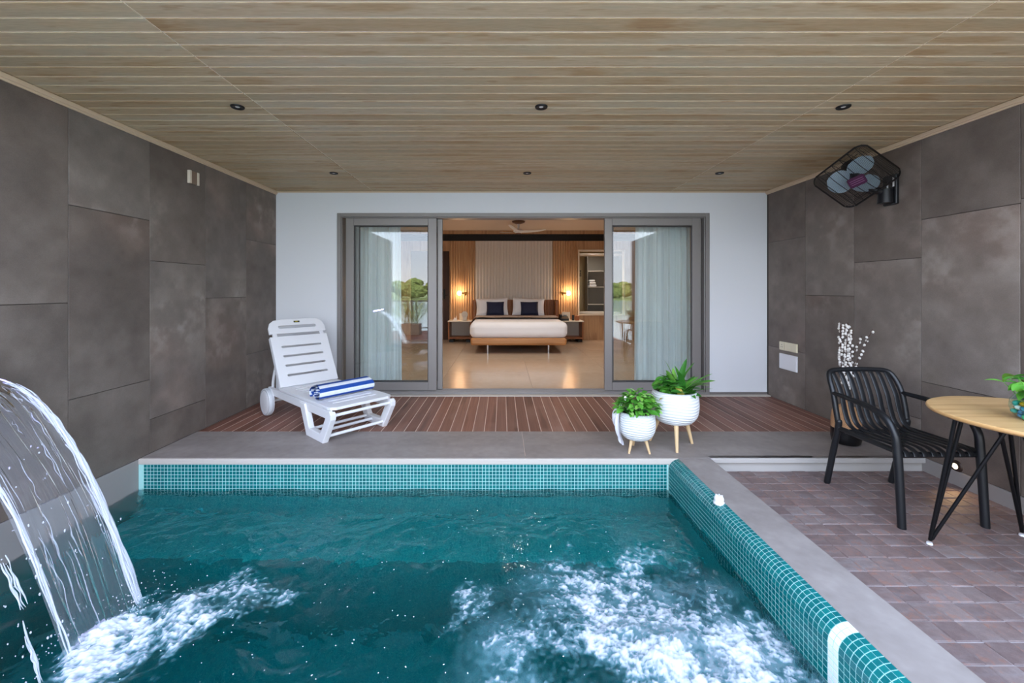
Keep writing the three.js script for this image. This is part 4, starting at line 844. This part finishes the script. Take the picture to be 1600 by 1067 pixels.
// ------------------------------------------------------------------ switches, sockets, lamps, valve
{
  const s = thing('switch_plate', 'cream socket and switch plate on the right wall above a white plate', 'switch', [XR, 0.614, 0.375]);
  obj('plate', rbx(-0.012, 0, -0.047, 0.047, -0.14, 0.14, 0.003), std(0xe3d8b8, 0.4), s);
  for (const [z, w] of [[-0.094, 0.042], [0.0, 0.046], [0.094, 0.042]]) obj('module', rbx(-0.0155, -0.011, -0.04, 0.04, z - w, z + w, 0.002), std(0xe9dfc2, 0.4), s);
  for (const [y, z] of [[0.014, -0.094], [-0.01, -0.106], [-0.01, -0.082]]) obj('socket_hole', new THREE.CylinderGeometry(0.004, 0.004, 0.001, 10).rotateZ(Math.PI / 2).translate(-0.0157, y, z), blackPlastic, s);
  const b = obj('blank_plate', [rbx(XR - 0.014, XR, 0.362, 0.53, 0.235, 0.515, 0.004), rbx(XR - 0.017, XR - 0.012, 0.372, 0.52, 0.245, 0.505, 0.003)], whitePlastic); tag(b, 'blank white cover plate on the right wall under the switches', 'cover plate');
  const l = thing('wall_socket_box', 'small pale metal box high on the left wall', 'wall box', [XL, 2.194, 1.337]);
  obj('box', rbx(0, 0.02, -0.055, 0.055, -0.05, 0.05, 0.003), std(0x8a7464, 0.4), l);
  for (const z of [0.045, -0.045]) obj('side_flange', rbx(0, 0.026, -0.055, 0.055, z - 0.011, z + 0.011, 0.003), std(0xe6d8c6, 0.35), l);
}
['beside the left wall', 'over the middle', 'beside the wall fan'].forEach((where, i) => [2.289, 0.777].forEach((z, k) => {
  const t = thing('ceiling_downlight', ['black ceiling downlight above the pool ', 'black ceiling downlight close to the white wall '][k] + ['on the left wall side', 'between two others', 'on the wall fan side'][i], 'lamp', [[-1.67, 0.245, 2.15][i], YC, z], 0, 'terrace downlights');
  obj('ring', lathe([[0.013, -0.001], [0.016, -0.003], [0.03, -0.008], [0.037, -0.007], [0.0395, -0.003], [0.04, 0.002]], 32), std(0x08080a, 0.5), t);
  obj('lens', lathe([[0, -0.004], [0.009, -0.0035], [0.0135, -0.0015]], 24), std(0xf2f2ee, 0.1), t);
}));
{
  // warm step light low on the right wall, lit
  const t = thing('step_light', 'round lit step light low on the right wall behind the chair', 'lamp', [XR, 0.0, 2.75]);
  t.position.set(XR - 0.001, 0.03, 2.062);
  obj('bezel', lathe([[0.02, 0.012], [0.03, 0.012], [0.038, 0.006], [0.04, 0]], 28).rotateZ(Math.PI / 2), std(0x3a2a22, 0.4, { metalness: 0.4 }), t);
  obj('light_lens', new THREE.CylinderGeometry(0.02, 0.02, 0.008, 20).rotateZ(Math.PI / 2).translate(-0.008, 0, 0), std(0xfff2dd, 0.4, { emissive: new THREE.Color(1, 0.8, 0.55), emissiveIntensity: 0.4 }), t);
  const l = new THREE.SpotLight(new THREE.Color(1, 0.62, 0.3), 0.035, 0, 0.75, 0.6, 2);
  l.position.set(-0.02, 0, 0); l.target.position.set(-0.18, -0.12, 0.26); l.castShadow = true; l.shadow.radius = 1; t.add(l); t.add(l.target);
  // air valve cap on the pool edge
  const v = thing('air_valve', 'small white plastic air valve cap on the mosaic pool edge', 'valve', [1.262, -0.012, 2.49]);
  obj('cap', lathe([[0, 0.048], [0.016, 0.048], [0.024, 0.042], [0.027, 0.03], [0.024, 0.02], [0.03, 0.014], [0.031, 0.004], [0.022, 0]], 28), whitePlastic, v);
  obj('grip', [0, 1, 2].map((i) => rbx(-0.022, 0.022, 0.046, 0.052, -0.004, 0.004, 0.002).rotateY(i * 1.05)), whitePlastic, v);
}

// ------------------------------------------------------------------ waterfall
// a blade spout on the left wall throws a sheet of water: it leaves at x = -2.42 and lands at about x = -1.73
const fallX0 = -2.43, fallY0 = 0.812, fallAt = (x) => fallY0 - 0.112 * (x - fallX0 - 0.045) - 2.18 * (x - fallX0 - 0.045) ** 2;
const arc = (s) => { const x = fallX0 + s * 0.735; return [x, fallAt(x)]; };
{
  const sp = thing('water_spout', 'flat steel blade spout with violet light on the left wall', 'spout', [XL, 0.8, 3.2]);
  obj('blade_box', [rbx(0, 0.2, -0.055, -0.02, -0.3, 0.3, 0.006), rbx(0, 0.22, 0.02, 0.04, -0.3, 0.3, 0.006), rbx(0, 0.21, -0.03, 0.03, -0.3, -0.28, 0.004), rbx(0, 0.21, -0.03, 0.03, 0.28, 0.3, 0.004)], steel, sp);
  obj('light_strip', rbx(0.218, 0.225, 0.022, 0.038, -0.27, 0.27, 0.002), std(0xffffff, 0.4, { emissive: new THREE.Color(0.35, 0.25, 1), emissiveIntensity: 1.2 }), sp);
  const l = new THREE.RectAreaLight(new THREE.Color(0.35, 0.28, 1), 70, 0.54, 0.016);
  sp.add(l); l.position.set(0.228, 0.03, 0); l.lookAt(V(XL + 0.5, 0.7, 3.2));

  const t = thing('waterfall', 'arching sheet of clear falling water pouring from the left wall into the pool', 'water');
  const glass = new THREE.MeshPhysicalMaterial({ color: 0xffffff, roughness: 0.05, transmission: 1, thickness: 0.01, ior: 1.2 });
  const za = 2.945, zb = 3.26;
  const ripple = (s, w) => 0.006 * (fbm(w * 26 + s * 1.5, s * 4, 3) - 0.5) + 0.004 * (fbm(w * 70, s * 7, 2) - 0.5);
  const skin = (k) => sheet(90, 70, (s, w) => {
    const [x, y] = arc(s), z = lerp(za, zb, w) + 0.03 * s * (w - 0.5) * -1 + 0.006 * Math.sin(s * 14 + w * 3), n = k * (0.0022 + 0.5 * Math.abs(ripple(s, w))) + ripple(s, w);
    const sl = 0.112 + 4.36 * (x - fallX0 - 0.045), q = 1 / Math.hypot(1, sl);
    return [x + n * sl * q, y + n * q, z];
  });
  const up = skin(1), low = skin(-1);
  const flip = low.index.array; for (let i = 0; i < flip.length; i += 3) { const a = flip[i]; flip[i] = flip[i + 1]; flip[i + 1] = a; }
  low.computeVertexNormals();
  const body = new THREE.Mesh(merge([up, low]), glass); body.name = 'water_sheet'; t.add(body);
  // aerated ropes and streaks riding on the sheet
  reseed(101);
  const foamy = new THREE.MeshPhysicalMaterial({ color: 0xe9edf8, roughness: 0.35, transparent: true, opacity: 0.4 });
  const thinFoam = new THREE.MeshPhysicalMaterial({ color: 0xe3e9f6, roughness: 0.4, transparent: true, opacity: 0.22 });
  const strand = (z, s0, s1, r, drift, lift = 0) => {
    const pts = [], n = Math.max(6, Math.round((s1 - s0) * 26));
    for (let i = 0; i <= n; i++) { const s = lerp(s0, s1, i / n), [x, y] = arc(s); pts.push(V(x + R(-0.004, 0.004), y + lift + R(-0.004, 0.004), z + drift * (s - s0) + R(-0.004, 0.004))); }
    const c = new THREE.CatmullRomCurve3(pts), seg = n * 4, g = new THREE.TubeGeometry(c, seg, r, 6), p = g.attributes.position;
    const ph = R(0, 50);
    for (let i = 0; i < p.count; i++) { const k = Math.floor(i / 7) / seg, q = c.getPointAt(Math.min(1, k)), f = Math.sin(Math.PI * Math.min(1, 0.04 + k * 0.94)) ** 0.5 * (0.45 + 1.1 * noise(k * n * 0.9 + ph, 3.3)); p.setXYZ(i, q.x + (p.getX(i) - q.x) * f, q.y + (p.getY(i) - q.y) * f, q.z + (p.getZ(i) - q.z) * f); }
    g.computeVertexNormals();
    return g;
  };
  const ropeOf = (z, s0, s1, n, spread, r) => { const out = []; for (let i = 0; i < n; i++) { const a = R(s0, lerp(s0, s1, 0.45)); out.push(strand(z + R(-spread, spread), a, i < 2 ? s1 : Math.min(s1, a + R(0.25, 0.6)), R(r * 0.5, r), R(-0.012, 0.012), R(-spread, spread) * 0.5)); } return out; };
  obj('edge_rope', [...ropeOf(za + 0.006, 0.0, 1.0, 16, 0.012, 0.0052), ...ropeOf(za + 0.01, 0.45, 1.0, 12, 0.016, 0.0055)], foamy, t);
  // thin veil of air bubbles carried in the sheet
  obj('veil', sheet(60, 30, (s, w) => { const [x, y] = arc(s); return [x - 0.004, y - 0.004 + ripple(s, w), lerp(za, zb + 0.02, w)]; }), new THREE.MeshPhysicalMaterial({ color: 0xdfe5ee, roughness: 0.5, transparent: true, opacity: 0.13, side: THREE.DoubleSide }), t);
  const streaks = [];
  for (let i = 0; i < 34; i++) { const s0 = R(0.05, 0.8), z = R(za + 0.03, zb); streaks.push(strand(z, s0, Math.min(1, s0 + R(0.06, 0.25)), R(0.0008, 0.0024), R(-0.02, 0.03))); }
  stuff(obj('streaks', streaks, thinFoam, t));
  // the near side of the sheet breaks into ropes and drops
  const ropes = [];
  for (const [z, s0, s1, n, sp] of [[3.265, 0.0, 0.9, 6, 0.012], [3.27, 0.5, 1, 5, 0.02], [3.33, 0.35, 0.62, 4, 0.01], [3.35, 0.68, 0.84, 4, 0.012], [3.37, 0.85, 0.97, 3, 0.01], [3.40, 0.5, 0.64, 3, 0.01], [3.43, 0.72, 0.84, 3, 0.01]]) ropes.push(...ropeOf(z, s0, s1, n, sp, 0.0036));
  obj('broken_ropes', ropes, foamy, t);
  const drops = [];
  const ball = new THREE.IcosahedronGeometry(1, 1);
  for (let i = 0; i < 150; i++) { const s = 0.4 + 0.6 * Math.sqrt(rnd()), [x, y] = arc(s), near = rnd() < 0.55, r = R(0.0012, 0.0036); drops.push(ball.clone().scale(r, r * R(1, 2.2), r).translate(x + R(-0.03, 0.02), y + R(-0.03, 0.03), near ? R(3.24, 3.5) : R(2.9, 3.26))); }
  for (let i = 0; i < 160; i++) { const r = R(0.001, 0.003), d = R(0, 0.32), a = R(0, 6.28); drops.push(ball.clone().scale(r, r, r).translate(-1.62 + d * Math.cos(a) * 0.8, WATER + 0.02 + R(0, 0.14) * (1 - d * 2.5), 3.08 + d * Math.sin(a))); }
  stuff(obj('drops', drops, foamy, t));
}

// ------------------------------------------------------------------ foam on the water
function foam(name, label, x0, x1, z0, z1, step, density, rise) {
  const nx = Math.round((x1 - x0) / step), nz = Math.round((z1 - z0) / step), pos = [], col = [], keep = [], idx = [];
  for (let j = 0; j <= nz; j++) for (let i = 0; i <= nx; i++) {
    const x = lerp(x0, x1, i / nx), z = lerp(z0, z1, j / nz), d = density(x, z);
    pos.push(x, waterY(x, z) + 0.0025 + rise * Math.max(0, d - 0.2) * (0.5 + 0.8 * fbm(x * 12, z * 12, 3)) + 0.0015 * d * fbm(x * 70, z * 70, 2), z);
    const q = smooth(0.15, 0.6, d);   // thin aerated water is teal, dense foam is white
    col.push(lerp(0.3, 1, q), lerp(0.66, 1, q), lerp(0.7, 1, q), Math.max(0, Math.min(0.88, d)));
    keep.push(d > 0.015);
  }
  for (let j = 0; j < nz; j++) for (let i = 0; i < nx; i++) { const a = j * (nx + 1) + i, b = a + 1, c = a + nx + 1, e = c + 1; if (keep[a] || keep[b] || keep[c] || keep[e]) idx.push(a, c, b, b, c, e); }
  const g = new THREE.BufferGeometry();
  g.setAttribute('position', new THREE.Float32BufferAttribute(pos, 3));
  g.setAttribute('color', new THREE.Float32BufferAttribute(col, 4));
  g.setIndex(idx); g.computeVertexNormals();
  const m = new THREE.Mesh(g, new THREE.MeshPhysicalMaterial({ color: 0xdde3ee, roughness: 0.75, vertexColors: true, transparent: true, side: THREE.DoubleSide }));
  m.name = numbered(name); scene.add(m);
  tag(m, label, 'foam'); stuff(m);
}
const ridge = (x, z, f, o) => { let s = 0, a = 0.55; for (let i = 0; i < o; i++) { s += a * (1 - Math.abs(2 * noise(x * f + i * 17, z * f + i * 9) - 1)); a *= 0.55; f *= 2.1; } return s; };
const laced = (x, z, cover, f = 3.1) => {   // cover 0..1 -> lacy foam density
  const wx = x + 0.16 * (fbm(x * 3.5, z * 3.5 + 5, 3) - 0.5), wz = z + 0.16 * (fbm(x * 3.5 + 8, z * 3.5, 3) - 0.5);
  const lace = ridge(wx, wz, f, 5), cloud = fbm(wx * 5 + 3, wz * 5 + 1, 5), grain = fbm(x * 55, z * 55, 2);
  const fine = fbm(x * 130, z * 130, 2);
  const v = lace * 0.66 + cloud * 0.6 + (grain - 0.5) * 0.3 + (fine - 0.5) * 0.22, cut = lerp(1.25, 0.5, cover);
  return Math.pow(smooth(cut, cut + 0.62, v), 0.85) * (0.62 + 0.35 * grain + 0.3 * fine);
};
foam('jet_foam', 'white churning foam over the spa jets beside the mosaic wall', -0.45, 1.211, 2.38, 4.2, 0.0058, (x, z) => {
  const c = Math.max(0, 1 - (((x - 0.6) / 1.0) ** 2 + ((z - 3.32) / 0.9) ** 2));
  const edge = smooth(1.212, 1.1, x), milk = 0.42 * smooth(0.2, 0.8, c) * smooth(0.3, 0.75, fbm(x * 4 + 2, z * 4, 5) * 0.75 + fbm(x * 60, z * 60, 2) * 0.25);
  return Math.max(milk, laced(x, z, Math.min(1, Math.pow(c, 0.42) * 1.03), 3.6) * 0.97) * (0.45 + 0.55 * edge) * smooth(0, 0.12, c);
}, 0.012);
foam('splash_foam', 'white splash foam where the falling water hits the pool', -2.05, -0.85, 2.55, 3.75, 0.005, (x, z) => {
  // thick along the landing line, thinning out to the right
  const along = Math.max(0, Math.min(1, (z - 2.9) / 0.6)), lx = -1.70 + 0.02 * along, d = x - lx;
  const c = Math.exp(-(((z - 3.18 + 0.25 * Math.max(0, d)) / 0.31) ** 2)) * (d < 0 ? Math.exp(-((d / 0.1) ** 2)) : Math.exp(-((d / 0.55) ** 2)));
  const far = 0.62 * Math.exp(-(((x + 1.25) / 0.26) ** 2 + ((z - 2.9) / 0.22) ** 2));
  return laced(x + 3, z + 1, Math.min(1.05, 1.45 * Math.max(c, far)), 5.5) * smooth(0.03, 0.2, Math.max(c, far));
}, 0.02);
{
  // flecks of foam drifting over the calm water
  reseed(111);
  const g = new THREE.IcosahedronGeometry(1, 1), n = 420, m = new THREE.InstancedMesh(g, new THREE.MeshPhysicalMaterial({ color: 0xe6eef2, roughness: 0.7 }), n), q = new THREE.Object3D();
  for (let i = 0; i < n; i++) { const x = R(-1.9, 1.15), z = 2.0 + 1.9 * Math.sqrt(rnd()), r = R(0.0008, 0.0026); q.position.set(x, waterY(x, z) + r * 0.1, z); q.scale.set(r * R(1, 2), r * 0.5, r); q.rotation.y = R(0, 3); q.updateMatrix(); m.setMatrixAt(i, q.matrix); }
  m.name = numbered('foam_flecks'); scene.add(m); tag(m, 'tiny white foam flecks floating on the calm water', 'foam'); stuff(m);
}

// ------------------------------------------------------------------ outside, behind the viewer: what the glass door mirrors
{
  struct('floor_outer_deck', [bx(XL - 3, 1.5, -0.35, -0.003, 4.9, 7.6)], std(0x9a7f72, 0.6, { map: plankMap }), 'outer deck between the pool and the railing');
  const lake = obj('lake', bx(-250, 250, -1.6, -1.4, 7.7, 400), std(0x9fb0b4, 0.12)); tag(lake, 'pale lake beyond the railing', 'lake'); stuff(lake);
  struct('floor_shore', bx(-250, 250, -1.8, -1.0, 95, 420), std(0x7b8a55, 0.9), 'far green shore of the lake');
  const rail = thing('railing', 'dark metal railing at the edge of the outer deck', 'railing', [0, 0, 7.5]);
  obj('top_rail', rbx(-5.6, 3.1, 0.87, 0.91, -0.025, 0.025, 0.006), frameDark, rail);
  obj('bottom_rail', rbx(-5.6, 3.1, 0.08, 0.11, -0.015, 0.015, 0.004), frameDark, rail);
  for (let x = -5.6; x <= 3.1; x += 1.45) obj('post', rbx(x - 0.02, x + 0.02, -0.003, 0.9, -0.02, 0.02, 0.004), frameDark, rail);
  // tufts of reed in front of the railing
  reseed(121);
  const blade = leafGeo(1.0, 0.03, 0.28), reedMats = [0x6f7f45, 0x8a8a55, 0x5c6d3a].map((c) => new THREE.MeshPhysicalMaterial({ color: c, roughness: 0.7, side: THREE.DoubleSide }));
  [[-2.5, 6.5], [-0.6, 6.5], [2.7, 6.5]].forEach(([x, z], k) => {
    const t = thing('reed_clump', ['tall green reeds by the railing on the left wall side', 'tall green reeds by the middle of the railing', 'tall green reeds by the railing on the paved side'][k], 'reeds', [x, 0, z], 0, 'reeds by the railing');
    obj('planter_box', [rbx(-0.25, 0.25, k === 2 ? PAVE : 0, 0.3, -0.2, 0.2, 0.01)], std(0x6a5a50, 0.7), t);
    for (let i = 0; i < 46; i++) { const m = new THREE.Mesh(blade, reedMats[i % 3]); m.name = 'leaf'; aim(m, V(R(-0.2, 0.2), 0.28, R(-0.15, 0.15)), R(0, 6.28), R(0.9, 1.5), R(-0.3, 0.3), R(0.7, 1.25)); t.add(m); }
  });
  // trees on the far shore
  const crownGeo = (s) => { const g = new THREE.IcosahedronGeometry(1, 5), p = g.attributes.position; for (let i = 0; i < p.count; i++) { const v = V(p.getX(i), p.getY(i), p.getZ(i)), k = 1 + 0.75 * (fbm(v.x * 3.5 + s * 7, v.y * 3.5 + v.z * 2.6, 4) - 0.5); p.setXYZ(i, v.x * k, v.y * k * 0.8, v.z * k); } g.computeVertexNormals(); return g; };
  const crownOf = (n) => { const out = []; for (let i = 0; i < 6; i++) { const r = R(0.42, 0.7); out.push(crownGeo(n * 9 + i).scale(r, r * R(0.8, 1.1), r).translate(R(-0.6, 0.6), R(-0.3, 0.35), R(-0.4, 0.4))); } return merge(out); };
  const crowns = [crownOf(1), crownOf(2), crownOf(3), crownOf(4)], crownMats = [0x6f7d42, 0x5f7038, 0x7f8649].map((c) => std(c, 0.9));
  for (let i = 0; i < 36; i++) {
    const t = thing('tree', 'green bushy tree on the far shore of the lake', 'tree', [-70 + i * 4, -1, 97 + (i % 2) * 6], R(-0.3, 0.3), 'trees on the far shore'), k = R(1.7, 2.7);
    obj('trunk', rod(V(0, 0, 0), V(0, k * 0.8, 0), 0.25, 0.15), std(0x5a4a3a, 0.9), t);
    const c = put(t, 'crown', crowns[(i * 7) % 4], crownMats[(i * 5 + (i >> 2)) % 3], 0, k * 0.95, 0); c.scale.set(k * 1.25, k * 1.1, k * 0.9);
  }
}

scene.traverse((o) => { if (o.isMesh) { o.castShadow = true; o.receiveShadow = true; } });
renderer.render(scene, camera);
